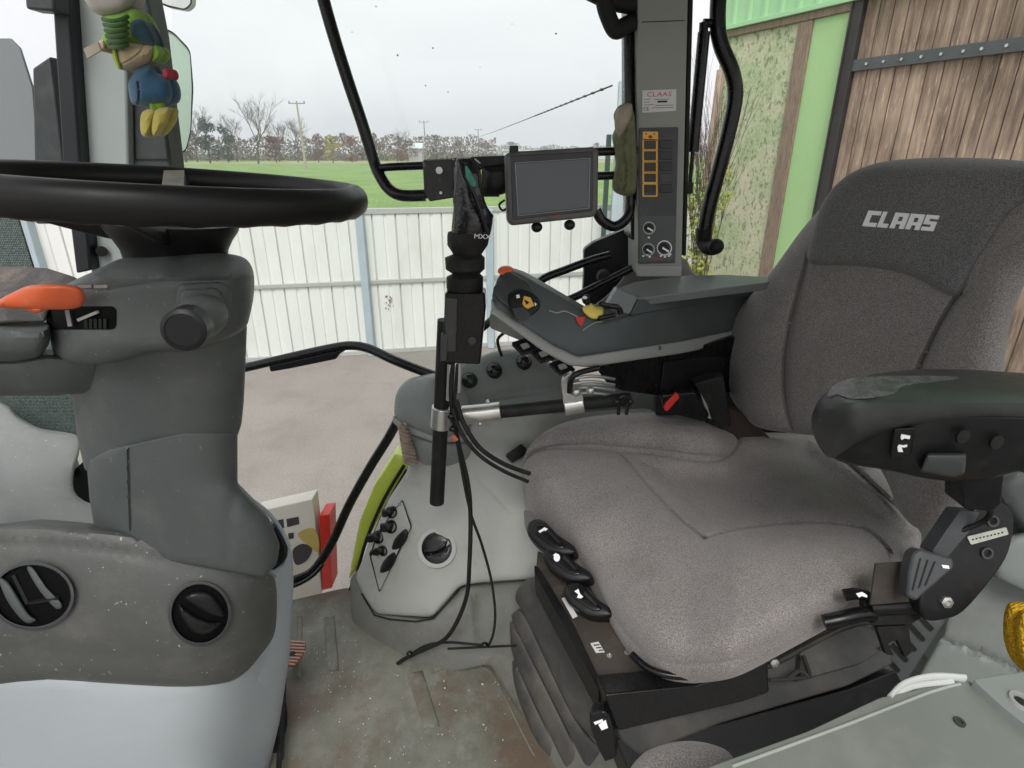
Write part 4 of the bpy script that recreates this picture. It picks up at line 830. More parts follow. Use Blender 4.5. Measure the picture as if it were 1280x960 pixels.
# tray at the far left with orange lever
stt = Rbf([(-60, 340, .86), (0, 340, .85), (60, 345, .80), (90, 380, .70), (0, 385, .66), (60, 400, .66), (0, 420, .64), (60, 440, .645), (0, 450, .65), (110, 440, .66), (0, 495, .68), (120, 490, .70), (-60, 495, .68), (-60, 410, .66)])
b = MB(); b.pillow(dens(round_poly([(-80, 333), (0, 333), (60, 336), (98, 348), (105, 360), (60, 388), (58, 402), (-80, 408)], 6), 8), stt, T=.006, R=6, step=8, back=.03, hf=lambda x, y: -.02 if 342 < y < 398 and x < 52 else 0)
b.build('tray', M('dusty_tray', (.08, .075, .07), .7, .2, 10, .6, 300, dirt=(.22, .17, .14), dscale=12, damt=.8, spk=.2, spks=250), tc_)
b = MB(); b.pillow(dens(round_poly([(-80, 406), (50, 407), (64, 405), (62, 430), (50, 447), (20, 452), (-80, 453)], 8), 7), stt, T=.025, R=16, step=8, back=.06, h0=.012); b.build('tray_front', m_col, tc_)
b = MB(); b.pillow(dens(round_poly([(-80, 452), (20, 450), (60, 443), (130, 450), (126, 490), (60, 495), (-80, 496)], 5), 7), stt, T=.02, R=10, step=8, back=.10, h0=-.004); b.build('tray_underside', m_col, tc_)
so_ = Rbf([(0, 380, .60), (50, 362, .585), (104, 370, .60), (60, 388, .60), (20, 365, .60)])
b = MB(); b.pillow(dens(cr([(-4, 378), (20, 364), (40, 357), (75, 356), (98, 359), (106, 368), (104, 380), (92, 386), (60, 387), (25, 386), (2, 385)], True, 4), 5), so_, T=.008, R=8, step=5, back=.010, h0=.004); b.pillow(dens(cr([(34, 385), (56, 385), (50, 391), (38, 390)], True, 3), 4), so_, T=.006, R=4, step=4, back=.02); b.build('orange_lever', m_orange, tc_)
# upper and lower shaft covers
s1 = Barrel([(400, 76, 316), (440, 82, 314), (540, 94, 306), (590, 100, 300)], lambda x, y: .655+(y-440)*.00035, .11, 2.5)
b = MB(); b.pillow(dens(round_poly([(84, 440), (140, 430), (309, 405), (305, 500), (302, 530), (296, 548), (275, 551), (230, 549), (190, 553), (160, 565), (135, 580), (116, 591), (106, 588), (96, 545)], 5), 8), s1, T=.008, R=5, step=9, back=.14); b.build('upper_cover', m_col, tc_)
s2 = Barrel([(540, 100, 306), (600, 106, 306), (625, 110, 326), (650, 112, 346), (680, 112, 358), (722, 112, 356)], lambda x, y: .69+(y-560)*.0001, .11, 2.5)
b = MB(); b.pillow(dens(round_poly([(108, 575), (140, 560), (230, 540), (297, 540), (297, 605), (312, 622), (335, 645), (350, 680), (346, 705), (330, 722), (200, 700), (118, 660), (112, 625)], 6), 8), s2, T=.008, R=5, step=9, back=.14, seams=[(dens([(161, 562), (164, 660)], 6, False), 1.8, .005), (cr([(297, 612), (288, 640), (284, 700)], n=6), 7, .002)]); b.build('lower_cover', m_col, tc_)

# ---------------- front console with vents
tf = thing('front_console', 'large front console with dark vent panel and pale grey lower body', 'console', PY(200, 1000, .8))
s3 = Rbf([(-60, 500, 1.18), (0, 505, 1.14), (95, 545, 1.06), (60, 580, .98), (0, 600, .92), (120, 620, .93), (0, 655, .72), (150, 670, .725), (250, 690, .745), (330, 720, .79), (200, 650, .84), (300, 680, .84), (-60, 655, .72), (0, 700, .66), (250, 730, .68), (110, 560, 1.03)])
b = MB(); b.pillow(dens(cr([(-80, 492), (0, 503), (20, 520), (50, 537), (95, 545), (100, 560), (93, 590), (92, 612), (108, 632), (160, 648), (220, 662), (290, 690), (342, 716), (336, 722), (282, 704), (180, 677), (60, 664), (-80, 660)], True, 3), 8), s3, T=.01, R=8, step=10, back=.05); b.build('top_cover', m_top, tf)
b = MB(); b.slab(dens(round_poly([(90, 590), (106, 575), (118, 640), (100, 630), (92, 612)], 4), 6), yplane(1.0), .02); b.build('column_gap', m_black, tf)
s4 = Rbf([(-60, 655, .70), (0, 655, .70), (150, 665, .705), (250, 690, .725), (330, 720, .77), (0, 760, .66), (150, 770, .665), (250, 770, .69), (320, 770, .75), (342, 770, .80), (0, 850, .655), (150, 855, .665), (260, 855, .70), (310, 830, .75), (-60, 850, .655)])
fo = dens(cr([(-90, 650), (0, 655), (60, 656), (120, 661), (180, 668), (230, 680), (280, 696), (320, 708), (338, 716), (345, 730), (346, 765), (342, 795), (325, 820), (305, 842), (280, 854), (230, 859), (150, 856), (60, 850), (-90, 846)], True, 4), 8)
b = MB(); b.pillow(fo, s4, T=.018, R=12, step=8, back=.10, seams=[(cr([(-90, 676), (0, 680), (80, 683), (160, 692), (230, 706), (300, 722)], n=5), 6, .0025), (cr([(-90, 812), (60, 815), (180, 822), (260, 824)], n=5), 6, .0015)]); fa = b.build('vent_panel', m_fascia, tf)
def vent(cx, cy, rx, ry, closed):
    b = MB(); e = ell(cx, cy, rx, ry, 40); loop(b, e, 4.5, s4, .006, th=.012); v = b.build('air_vent', m_dgp if closed else m_dgp, fa, bevel=.001); b = MB(); b.pillow(ell(cx, cy, rx-2, ry-2, 36), s4, T=.001, R=2, step=8, back=.01, h0=.0015); b.build('vent_opening', m_slot, v)
    if closed:
        b = MB(); b.pillow(dens(cr([(cx-20, cy-19), (cx-8, cy-28), (cx+12, cy-27), (cx+28, cy-8), (cx+30, cy+4), (cx+14, cy+3), (cx-4, cy-7)], True, 4), 4), s4, T=.008, R=8, step=4, back=.012, h0=.008); b.build('flap', m_black, v)
        b = MB(); b.pillow(dens(cr([(cx-27, cy-12), (cx-18, cy-6), (cx-2, cy+4), (cx+14, cy+10), (cx+28, cy+10), (cx+20, cy+20), (cx+6, cy+27), (cx-10, cy+22), (cx-24, cy+4)], True, 4), 4), s4, T=.010, R=9, step=4, back=.012, h0=.010); b.build('flap', m_black, v)
    else:
        b = MB(); b.pillow(dens(cr([(cx-6, cy-34), (cx+2, cy-35), (cx+18, cy-12), (cx+38, cy+10), (cx+30, cy+16), (cx+10, cy-6)], True, 4), 4), s4, T=.004, R=4, step=4, back=.012, h0=.006); b.build('vane', m_col, v)
        b = MB(); b.pillow(dens(cr([(cx-42, cy-22), (cx-30, cy-18), (cx-18, cy), (cx-4, cy+22), (cx+6, cy+30), (cx-6, cy+34), (cx-18, cy+24), (cx-32, cy+4)], True, 4), 4), s4, T=.006, R=6, step=4, back=.012, h0=.009); b.build('vane', m_col, v)
        b = MB(); b.bar(s4(cx-2, cy+8, .004), s4(cx+34, cy+2, .004), .005, .004); b.bar(s4(cx-24, cy-26, .004), s4(cx-6, cy+10, .003), .004, .004); b.build('vane_link', m_black, v)
vent(40, 745, 53, 43, False); vent(250, 767, 40, 41, True)
s5 = Rbf([(-60, 840, .665), (0, 845, .665), (200, 860, .685), (310, 840, .78), (345, 780, .86), (365, 720, .92), (355, 850, .88), (335, 955, .86), (0, 1000, .66), (200, 1000, .68), (300, 1000, .76), (352, 690, .93), (300, 900, .765)])
b = MB(); b.pillow(dens(round_poly([(-90, 835), (60, 840), (230, 850), (290, 835), (330, 795), (338, 740), (334, 716), (348, 708), (355, 690), (362, 682), (366, 690), (367, 730), (362, 820), (350, 900), (335, 965), (325, 1030), (-90, 1030)], 10), 8), s5, T=.02, R=12, step=10, back=.12, seams=[(cr([(346, 738), (340, 800), (322, 850)], n=5), 2, .002)]); b.build('lower_body', m_light, tf)
b = MB(); b.pillow(dens(cr([(340, 655), (352, 668), (360, 690), (352, 706), (338, 712), (330, 690)], True, 4), 5), Rbf([(340, 655, .93), (360, 690, .92), (330, 710, .9), (345, 680, .93), (352, 668, .93)]), T=.01, R=6, step=5, back=.04, h0=-.01); b.build('column_gap', m_black, tf)
b = MB(); b.tube([PY(*p) for p in ((316, 626, .98), (334, 640, .97), (350, 660, .96), (362, 684, .945))], .004, 8, 4); b.build('top_rim', m_light, tf)
# pedal and cable track beside the console
t = thing('foot_pedal', 'rust red foot pedal with slotted grip half hidden behind the console', 'pedal', fl(368, 820, .0))
pl_ = Plane(fl(368, 815, .05), (.1, -.35, 1))
pd = dens(round_poly([(350, 796), (362, 799), (378, 801), (383, 806), (377, 822), (368, 832), (350, 834)], 4), 4)
b = MB(); b.slab(pd, pl_, .008); b.build('plate', M('pedal_rubber', (.30, .11, .07), .8, .2, 30), t, bevel=.002)
b = MB()
for k in range(8):
    y = 800+k*4.0; b.slab([(355, y), (381-max(0, k-3)*3.0, y+1.2), (381-max(0, k-3)*3.0, y+3.0), (355, y+1.8)], pl_, .002, h=.002)
b.build('grip_ridge', M('pedal_ridge', (.55, .38, .30), .8, .2, 30), t)
b = MB(); b.cyl(fl(368, 826, .0), fl(366, 818, .05), .008); b.build('arm', m_steel, t)
b = MB()
for k in range(22): c = fl(356-k*.15+.0*k, 850+k*4.6, .03); b.box(c, (.006, .008, .006))
b.tube([fl(353, 842, .03), fl(352, 900, .03), fl(348, 965, .03)], .006, 8, 3)
b.pillow(dens(cr([(345, 880), (352, 860), (358, 905), (352, 930), (358, 955), (340, 980), (330, 950)], True, 3), 6), Plane(fl(350, 900, .02), (0, -.3, 1)), T=.01, R=5, step=6, back=.02)
tag(b.build('brush_strip', m_rub), 'black serrated rubber strip on the floor below the console edge', 'rubber strip')
# carton on the step outside
t = thing('printed_carton', 'white printed carton with red edge standing on the entry step', 'carton', PY(370, 745, 1.56))
y9 = yplane(1.56)
b = MB(); b.slab([(318, 640), (390, 624), (398, 690), (402, 742), (330, 760)], y9, .06); b.build('box', M('white_carton', (.62, .60, .54), .7, .05, 8), t, bevel=.003)
b = MB(); b.slab([(399, 645), (412, 643), (415, 735), (403, 738)], y9, .07, h=-.002); b.build('red_edge', m_red, t, bevel=.002)
m_dp = M('dark_print', (.05, .045, .05), .6)
b = MB(); b.slab([(358, 649), (373, 646), (374, 655), (359, 659)], y9, .001, h=.002); b.slab([(360, 667), (367, 666), (367, 673), (361, 674)], y9, .001, h=.002); b.slab([(340, 652), (354, 649), (355, 660), (346, 662)], y9, .001, h=.002)
b.slab(cr([(366, 688), (378, 680), (390, 686), (384, 700), (370, 706)], True, 4), y9, .001, h=.002); b.build('picture', m_dp, t)
b = MB(); b.slab(cr([(372, 668), (390, 660), (398, 672), (398, 690), (388, 684)], True, 4), y9, .001, h=.0016); b.build('colour_print', M('ochre_print', (.50, .38, .12), .6), t)
# ================================================================== the seat
tse = thing('driver_seat', 'grey fabric driver seat with white lettering on its headrest', 'seat', Vector((.42, .98, FZ)))
F = Vector((-.914, -.407, 0)); Rr_ = Vector((-.407, .914, 0))
BK = Plane((.66, 1.08, -.70), Vector((-.894, -.398, .208)))
bo = cr([(932, 522), (913, 495), (905, 455), (908, 420), (925, 385), (960, 345), (1000, 290), (1030, 255), (1052, 226), (1085, 208), (1130, 200), (1200, 198), (1280, 203), (1350, 218), (1380, 255), (1350, 310), (1290, 345), (1268, 385), (1258, 430), (1250, 500), (1225, 580), (1200, 635), (1180, 658), (1150, 662), (1125, 640), (1108, 600), (1085, 568), (1040, 548), (985, 541), (950, 535)], True, 4)
lseam = cr([(1010, 325), (1004, 345), (993, 385), (984, 430), (981, 480), (986, 520), (996, 545)], n=8)
rseam = cr([(1200, 366), (1176, 405), (1152, 455), (1130, 505), (1112, 560), (1106, 600)], n=8)
rs = [(p.x, p.y) for p in rseam]; lsx = [(p.x, p.y) for p in lseam]
def bolster(x, y):
    # side bolsters stand proud of the middle panel
    def at(poly, y): return float(np.interp(y, [p[1] for p in poly], [p[0] for p in poly]))
    l, r = at(lsx, y), at(rs, y); v = 0
    if y > 300:
        f = min(1, (y-300)/60)
        if x < l: v = .028*(1-math.exp(-(l-x)/26))*f
        elif x > r: v = .034*(1-math.exp(-(x-r)/34))*f
    return v
b = MB(); b.pillow(dens(bo, 7), BK, T=.06, R=46, step=9, vec=(.045, .075, -.01), seams=[(lseam, 3, .014), (rseam, 3.4, .018)], hf=bolster, h0=-.004); bkr = b.build('backrest', m_fabm, tse, ang=60)
ho = cr([(1010, 322), (1013, 300), (1026, 258), (1050, 226), (1085, 207), (1130, 199), (1200, 197), (1285, 202), (1350, 220), (1370, 245), (1330, 248), (1285, 252), (1258, 270), (1238, 300), (1215, 340), (1205, 362), (1192, 371), (1175, 364), (1140, 346), (1100, 336), (1055, 332), (1018, 331)], True, 4)
b = MB(); b.pillow(dens(ho, 6), BK, T=.022, R=15, step=8, back=.05, h0=.014, hf=lambda x, y: -.035*max(0, (222-y)/24)**2 if y < 222 else 0); hr = b.build('headrest_cushion', m_fabd, tse, ang=60)
# woven lettering, built from slanted blocks
LET = {'C': [(0, 0, 1, .26), (0, 0, .36, 1), (0, .74, 1, 1)], 'L': [(0, 0, .36, 1), (0, .74, .9, 1)], 'A': [(0, .0, 1, .24), (0, 0, .34, 1), (.66, 0, 1, 1), (0, .52, 1, .72)], 'S': [(0, 0, 1, .24), (0, 0, .36, .6), (0, .40, 1, .6), (.64, .4, 1, 1), (0, .76, 1, 1)]}
b = MB()
for k, (ch, wd) in enumerate(zip('CLAAS', (18, 15, 19, 19, 17))):
    x0 = 1080+sum((18, 15, 19, 19, 17)[:k])+k*.5; y0 = 263+(x0-1080)*.072
    for (a, t_, c_, d_) in LET[ch]:
        q = []
        for (u, v) in ((a, t_), (c_, t_), (c_, d_), (a, d_)): q.append((x0+u*(wd-1.5)-v*8.0+5.5, y0+v*19.5+u*wd*.072))
        b.slab(q, BK, .002, h=.0162+.0002*len(b.f)/6*.2)
b.build('white_lettering', m_white, hr)
# cushion
CPL = Plane((.42, .98, -.70), Vector((-.06, -.03, 1)))
co = cr([(655, 600), (654, 575), (668, 550), (700, 530), (750, 519), (810, 516), (870, 524), (906, 538), (930, 541), (985, 541), (1040, 547), (1090, 568), (1115, 600), (1140, 650), (1152, 672), (1140, 700), (1105, 732), (1050, 763), (990, 795), (930, 826), (890, 836), (845, 838), (812, 826), (785, 800), (760, 760), (735, 718), (700, 678), (668, 645), (657, 622)], True, 4)
sa = cr([(652, 588), (664, 568), (690, 560), (730, 559), (770, 562), (820, 566), (870, 573), (905, 572), (921, 556), (922, 544)], n=8)
sb_ = cr([(770, 562), (790, 585), (815, 615), (850, 650), (880, 674)], n=8)
sc_ = cr([(880, 674), (920, 663), (980, 656), (1040, 655), (1085, 664), (1112, 690)], n=8)
sdm = cr([(1012, 545), (1040, 563), (1075, 592), (1110, 625), (1140, 655)], n=8)
P_ = lambda c: [(p.x, p.y) for p in c]
sa2, sb2, sc2 = P_(sa), P_(sb_), P_(sc_)
def sd1(x, y, poly): return float(segd(np.array([[x, y]]), poly, False)[0])
centre_poly = [(770, 562)]+sb2+sc2+[(1150, 690), (1150, 660), (1100, 600), (1012, 545), (922, 545), (921, 556)]+sa2[::-1][8:40]
ctr = [(772, 562), (815, 615), (850, 650), (880, 674), (920, 663), (980, 656), (1040, 655), (1085, 664), (1112, 690), (1150, 690), (1150, 655), (1110, 625), (1075, 592), (1012, 545), (922, 548), (905, 572), (870, 573), (820, 566)]
far = [(650, 588)]+sa2+[(922, 520), (640, 500), (640, 580)]
nearp = sc2+[(1160, 700), (1100, 790), (840, 860), (700, 700), (800, 700)]
def cush(x, y):
    v = 0; q = np.array([[x, y]])
    if inside(q, far)[0]:
        d = sd1(x, y, sa2); v += .066*math.sin(math.pi/2*min(1, d/46))
    elif inside(q, ctr)[0]: v -= .028*sm_(sd1(x, y, ctr+[ctr[0]])/26)
    dn = sd1(x, y, sc2)
    if y > np.interp(x, [p[0] for p in sc2], [p[1] for p in sc2]) and x > 860: v += .040*math.sin(math.pi/2*min(1, dn/50))*min(1, (x-860)/60)
    nx = ((x-655)*.80-(y-600)*.60)
    if nx < 90 and y > 575: v -= .040*((90-nx)/90)**2*min(1, (y-575)/60)
    v -= .026*math.exp(-(((x-770)*.6+(y-700)*.8)/45)**2)*math.exp(-(((x-770)*.8-(y-700)*.6)/50)**2)
    return v
def sm_(x): x = min(1, max(0, x)); return x*x*(3-2*x)
def cR(x, y): return 22+30*sm_((y-560)/60) if x < 960 else 16+30*sm_((y-600)/80)
b = MB(); b.pillow(dens(co, 7), CPL, T=.07, R=50, Rf=cR, Tf=lambda x, y: .022+.048*sm_((y-575)/40) if x < 960 else .07, step=8, back=.03, seams=[(sa, 3.0, .011), (sb_, 2.6, .012), (sc_, 2.8, .012), (sdm, 3.4, .018)], hf=cush); b.build('cushion', m_fab, tse, ang=60)
b = MB(); b.pillow(dens(cr([(655, 638), (666, 640), (674, 652), (676, 660), (668, 662), (658, 652)], True, 3), 4), Plane((.42, .98, -.76), (-.06, -.03, 1)), T=.01, R=6, step=5, back=.03); b.build('cushion_underside', m_fabd, tse)
# shell rim below the cushion, near side
b = MB(); b.tube([CPL(*p) for p in ((790, 818, -.09), (812, 836, -.09), (845, 845, -.09), (900, 843, -.088), (960, 822, -.085), (1030, 785, -.08), (1080, 760, -.08))], .006, 10, 6); b.build('cushion_pan_edge', m_blackg, tse)

# levers at the front left of the cushion
LP = Plane((.10, .98, -.80), Vector((-.25, -.55, .9)))
for i, (cx, cy, L_, W_) in enumerate(((684, 667, 20, 20), (704, 700, 30, 19), (730, 745, 36, 24))):
    b = MB(); e = cr([(cx-22, cy-14), (cx-6, cy-17), (cx+14, cy+2), (cx+34, cy+16), (cx+34, cy+26), (cx+10, cy+27), (cx-8, cy+18), (cx-24, cy+2)], True, 4)
    e = [Vector((q.x, q.y)) for q in e]
    b.pillow(dens(e, 5), LP, T=.010, R=8, step=5, back=.03, h0=.010); lv = b.build('adjust_lever', m_black, tse); lv['label'] = 'black paddle lever with a white symbol'
    b = MB(); b.pillow(dens(cr([(cx-15, cy-9), (cx-5, cy-11), (cx+10, cy+4), (cx+22, cy+16), (cx+12, cy+19), (cx-6, cy+8), (cx-16, cy-1)], True, 4), 4), LP, T=.003, R=4, step=4, back=.004, h0=.0125); b.build('lever_face', m_blackg, lv)
    b = MB()
    if i == 0: b.slab([(cx-11, cy-3), (cx-3, cy-8), (cx-1, cy-6), (cx-9, cy-1)], LP, .001, h=.0135); b.slab([(cx-4, cy-8), (cx+1, cy-6), (cx-3, cy-3)], LP, .001, h=.0138)
    elif i == 1: b.slab(ell(cx-8, cy-3, 4, 5, 14), LP, .001, h=.0135); b.slab([(cx-13, cy-6), (cx-9, cy-9), (cx-9, cy-5)], LP, .001, h=.0137)
    else: b.slab([(cx-12, cy-6), (cx-7, cy-9), (cx-5, cy-3), (cx-1, cy+1), (cx-4, cy+3), (cx-9, cy+2), (cx-7, cy-2)], LP, .001, h=.0135)
    b.build('white_symbol', m_white, lv)
    b = MB(); b.slab([(cx+1, cy-6), (cx+17, cy+11), (cx+14, cy+12), (cx-1, cy-3)], LP, .003, h=.0145); b.build('lever_slot', m_rub, lv)

# ---------------- suspension under the seat
ts = thing('seat_suspension', 'black ribbed suspension base with dusty steel plate below the seat', 'seat base', Vector((.45, .95, FZ)))
bs_ = Plane(fl(700, 960), Vector((-.7, -.6, .4)))
for nm, po, h_ in (('bellows_shoulder', [(644, 748), (652, 730), (670, 722), (692, 742), (727, 814), (757, 885), (768, 945), (745, 927), (717, 896), (691, 844), (656, 770)], .034),
        ('bellows', [(656, 768), (691, 842), (717, 894), (740, 924), (775, 955), (800, 1020), (760, 1020), (727, 949), (703, 900), (673, 840), (641, 778), (645, 764)], .022),
        ('bellows', [(641, 778), (673, 840), (703, 900), (727, 949), (760, 1020), (724, 1020), (701, 949), (671, 885), (643, 825), (638, 795)], .011),
        ('bellows', [(643, 825), (671, 885), (701, 949), (724, 1020), (700, 1020), (676, 945), (652, 885), (642, 850)], .0)):
    b = MB(); b.pillow(dens(cr(po, True, 3), 7), bs_, T=.010, R=7, step=6, vec=(.16, .08, -.03), h0=h_); b.build(nm, m_bellow, ts)
TP = Plane((.22, .80, -.875), Vector((-.05, -.05, 1)))
b = MB(); b.slab(round_poly([(672, 688), (700, 700), (790, 790), (850, 838), (870, 862), (760, 866), (752, 855), (716, 786), (700, 755), (670, 712)], 3), TP, .03); b.build('upper_plate', m_plate, ts, bevel=.003)
b = MB(); b.slab(round_poly([(668, 706), (674, 710), (700, 752), (718, 782), (754, 858), (748, 862), (712, 796), (690, 756), (668, 716)], 2), TP, .06, h=.012); b.build('side_rail', m_black, ts, bevel=.003)
b = MB(); b.slab([(702, 748), (707, 746), (722, 770), (716, 773)], TP, .001, h=.0135); b.build('white_label', M('paper_label_upper', (.68, .68, .66), .6), ts); b = MB(); b.slab([(738, 804), (748, 802), (756, 815), (745, 816)], TP, .001, h=.0015); b.build('white_label', M('paper_label', (.68, .68, .66), .6), ts)
b = MB()
for k in range(3): b.slab([(742+k*3, 806+k*3.2), (749+k*2.4, 805+k*3.4), (749.6+k*2.4, 806.2+k*3.4), (742.6+k*3, 807.2+k*3.2)], TP, .0004, h=.002)
b.slab([(742, 805), (743, 805), (743.6, 806), (742.6, 806)], TP, .0004, h=.002); b.build('label_print', m_black, ts)
for x, y in ((762, 820), (784, 816)):
    b = MB(); b.lathe(TP(x, y, 0), TP.n, [(.0055, 0), (.0055, .002), (.003, .003), (.003, .001)], 14); b.build('rivet', m_metal, ts)
b = MB(); b.slab(round_poly([(778, 838), (820, 832), (862, 848), (868, 858), (800, 868), (790, 855)], 2), TP, .006, h=.004); b.build('hinge_plate', m_plate, ts, bevel=.001)
b = MB(); b.lathe(TP(829, 854, .008), TP.n, [(.016, 0), (.013, .004), (.005, .005)], 16); b.lathe(TP(803, 858, .006), TP.n, [(.007, 0), (.005, .003)], 12); b.build('hinge_disc', m_steel, ts)
# long front rail and block
RPl = Plane(TP(800, 880, 0), Vector((.12, -1, .35)))
b = MB(); b.slab(round_poly([(756, 868), (870, 857), (960, 828), (962, 866), (930, 877), (774, 914), (764, 900)], 4), RPl, .06, h=.035); b.build('front_rail', m_blackg, ts, bevel=.006, seg=3)
b = MB(); b.slab(round_poly([(758, 868), (880, 858), (1080, 790), (1112, 806), (1118, 830), (1060, 858), (900, 905), (800, 945), (775, 925)], 6), Plane(TP(900, 880, -.02), Vector((.15, -.75, .65))), .08); b.build('scissor_cover', m_bellow, ts, bevel=.008)
b = MB(); b.slab(round_poly([(770, 925), (900, 905), (1060, 862), (1120, 838), (1150, 900), (1100, 1000), (800, 1000)], 6), Plane(TP(900, 960, -.10), Vector((.15, -.75, .5))), .1); b.build('base_block', m_black, ts, bevel=.008)
b = MB(); b.tube([PY(*p) for p in ((1100, 812, .80), (1118, 798, .80), (1120, 780, .82))], .004, 8, 3); b.slab(round_poly([(1000, 806), (1078, 780), (1098, 790), (1112, 806), (1080, 828), (1000, 850)], 5), Plane(TP(1050, 815, .012), Vector((.1, -.5, .85))), .03); b.build('rear_cover', m_bellow, ts, bevel=.004)
b = MB(); pts = [TP(*p) for p in ((880, 852, .02), (960, 832, .022), (1010, 806, .03), (1060, 782, .03), (1092, 778, .03), (1108, 790, .02))]; b.tube(pts, .0055, 10, 4)
b.tube([TP(*p) for p in ((985, 848, .02), (1000, 838, .03), (1012, 846, .02), (1004, 820, .03))], .004, 8, 4); b.tube([TP(*p) for p in ((962, 850, .02), (990, 848, .02), (1012, 846, .02))], .003, 8, 4); b.build('linkage_rod', m_steel, ts)
b = MB(); b.lathe(TP(967, 827, .03), (0, -1, .3), [(.008, 0), (.008, .006), (.004, .007)], 6); b.build('nut', m_metal, ts)
SP_ = Plane(PY(755, 915, .66), Vector((-.3, -.9, .3)))
b = MB(); b.slab(round_poly([(736, 892), (754, 888), (762, 896), (768, 915), (770, 948), (756, 953), (748, 938), (738, 912)], 3), SP_, .03); sl = b.build('swivel_lever', m_blackg, ts, bevel=.003)
b = MB(); b.slab([(742, 903), (753, 899), (754, 902), (744, 906)], SP_, .001, h=.001); b.slab([(748, 906), (757, 900), (760, 910), (752, 913)], SP_, .001, h=.0012); b.build('white_symbol', m_white, sl)

# ---------------- left armrest
ta = thing('left_armrest', 'worn black vinyl armrest in front of the seat back', 'armrest', Vector((.52, .60, -.45)))
AP = Plane((.55, .62, -.25), Vector((.10, -1, .12)))
class Fn:
    def __init__(s, f): s.f = f
    def __call__(s, px, py, h=0.0): return PY(px, py, s.f(px, py)-h)
    def back(s): return Vector((0, 1, 0))
def sm(x): x = min(1, max(0, x)); return x*x*(3-2*x)
SA = Fn(lambda x, y: .622+.10*sm((504+max(0, 1100-x)*.12-y)/42)+.06*sm((1075-x)/70)+.02*sm((y-530)/40))
b = MB(); b.pillow(dens(cr([(1016, 540), (1015, 520), (1024, 500), (1045, 482), (1085, 470), (1140, 464), (1210, 464), (1290, 469), (1400, 476), (1420, 510), (1400, 545), (1290, 533), (1200, 530), (1120, 538), (1075, 552), (1045, 572), (1028, 565)], True, 4), 8), SA, T=.03, R=16, step=8, vec=(.05, .06, -.02)); b.build('pad', m_leather, ta)
b = MB(); b.pillow(dens(cr([(1040, 560), (1050, 545), (1085, 530), (1150, 520), (1220, 518), (1290, 520), (1400, 530), (1400, 600), (1290, 592), (1270, 590), (1230, 600), (1170, 600), (1110, 588), (1060, 580), (1042, 572)], True, 4), 8), Rbf([(1040, 560, .685), (1060, 575, .675), (1150, 560, .64), (1280, 560, .632), (1400, 560, .632), (1150, 595, .65), (1280, 590, .645)]), T=.012, R=9, step=8, back=.07); hs_ = b.build('housing', m_black, ta)
b = MB(); b.pillow(dens(cr([(1040, 488), (1052, 478), (1080, 473), (1130, 471), (1200, 472), (1180, 476), (1130, 482), (1118, 492), (1085, 498), (1060, 498), (1048, 494), (1036, 496)], True, 3), 5), SA, T=.0006, R=4, step=6, back=.004, h0=.0008); b.build('worn_patch', M('worn_silver_vinyl', (.085, .085, .088), .3, .5, 60, .9, 200, spk=.6, spks=600), ta)
SH = Rbf([(1040, 560, .668), (1060, 575, .662), (1150, 560, .630), (1280, 560, .622), (1400, 560, .622), (1150, 595, .640), (1280, 590, .635)])
b = MB(); b.pillow(dens(round_poly([(1117, 536), (1144, 534), (1139, 568), (1133, 573), (1112, 574)], 3), 4), SH, T=.002, R=3, step=5, back=.01, h0=.0); rk = b.build('rocker', m_blackg, hs_)
b = MB(); b.slab([(1127, 543), (1138, 545), (1137, 549), (1131, 548), (1127, 550), (1126, 547)], SH, .001, h=.002); b.slab([(1122, 559), (1124, 556), (1130, 557), (1134, 556), (1134, 558.5), (1130, 559.5), (1127, 559), (1129, 565), (1123, 565)], SH, .001, h=.002); b.build('white_symbol', m_white, rk)
for cx, cy in ((1202, 545), (1244, 552)):
    b = MB(); b.lathe(SH(cx, cy, -.002), (.1, -1, .1), [(.009, 0), (.0085, .003), (.001, .0035)], 20); b.build('screw_cover', m_blackg, hs_)
b = MB(); b.pillow(dens(round_poly([(1158, 568), (1208, 568), (1206, 592), (1192, 597), (1150, 590)], 4), 5), SH, T=.006, R=6, step=5, back=.02, h0=.006); b.build('grip_tab', m_dgp, hs_)
b = MB(); b.slab(round_poly([(1205, 596), (1256, 590), (1252, 630), (1240, 640), (1205, 636)], 3), yplane(.685), .04); b.build('neck', m_blackg, ta, bevel=.004)
b = MB(); b.tube([PY(1236, 606, .70), PY(1238, 625, .70), PY(1232, 650, .72), PY(1180, 670, .74)], .004, 8, 4); b.build('cable', m_black, ta)

# ---------------- backrest bracket plate, buckle
tb = thing('recliner_bracket', 'rounded black bracket plate with bolts at the lower seat back', 'bracket', Vector((.62, .72, -.75)))
BPp = Plane(PY(1210, 690, .72), Vector((-.05, -.9, .35)))
b = MB(); b.slab(cr([(1225, 630), (1250, 627), (1268, 645), (1262, 690), (1240, 725), (1205, 765), (1180, 775), (1160, 776), (1150, 760), (1155, 735), (1175, 700), (1195, 665)], True, 4), BPp, .02); pl = b.build('plate', m_black, tb, bevel=.004, seg=3)
b = MB(); b.slab(round_poly([(1200, 638), (1226, 640), (1212, 665), (1182, 700), (1165, 690)], 3), BPp, .03, h=.003); b.build('arm', m_dgp, tb, bevel=.003)
for x, y in ((1240, 651), (1233, 691)):
    b = MB(); b.lathe(BPp(x, y, 0), BPp.n, [(.008, .0), (.009, .003), (.006, .003), (.005, -.001)], 16); b.build('hole_collar', m_dgp, pl)
b = MB(); b.slab(round_poly([(1209, 671), (1258, 659), (1261, 668), (1214, 681)], 2), BPp, .002, h=.0025); lb = b.build('grip_label', M('worn_foil_label', (.42, .43, .38), .5, .3, 60), pl)
b = MB()
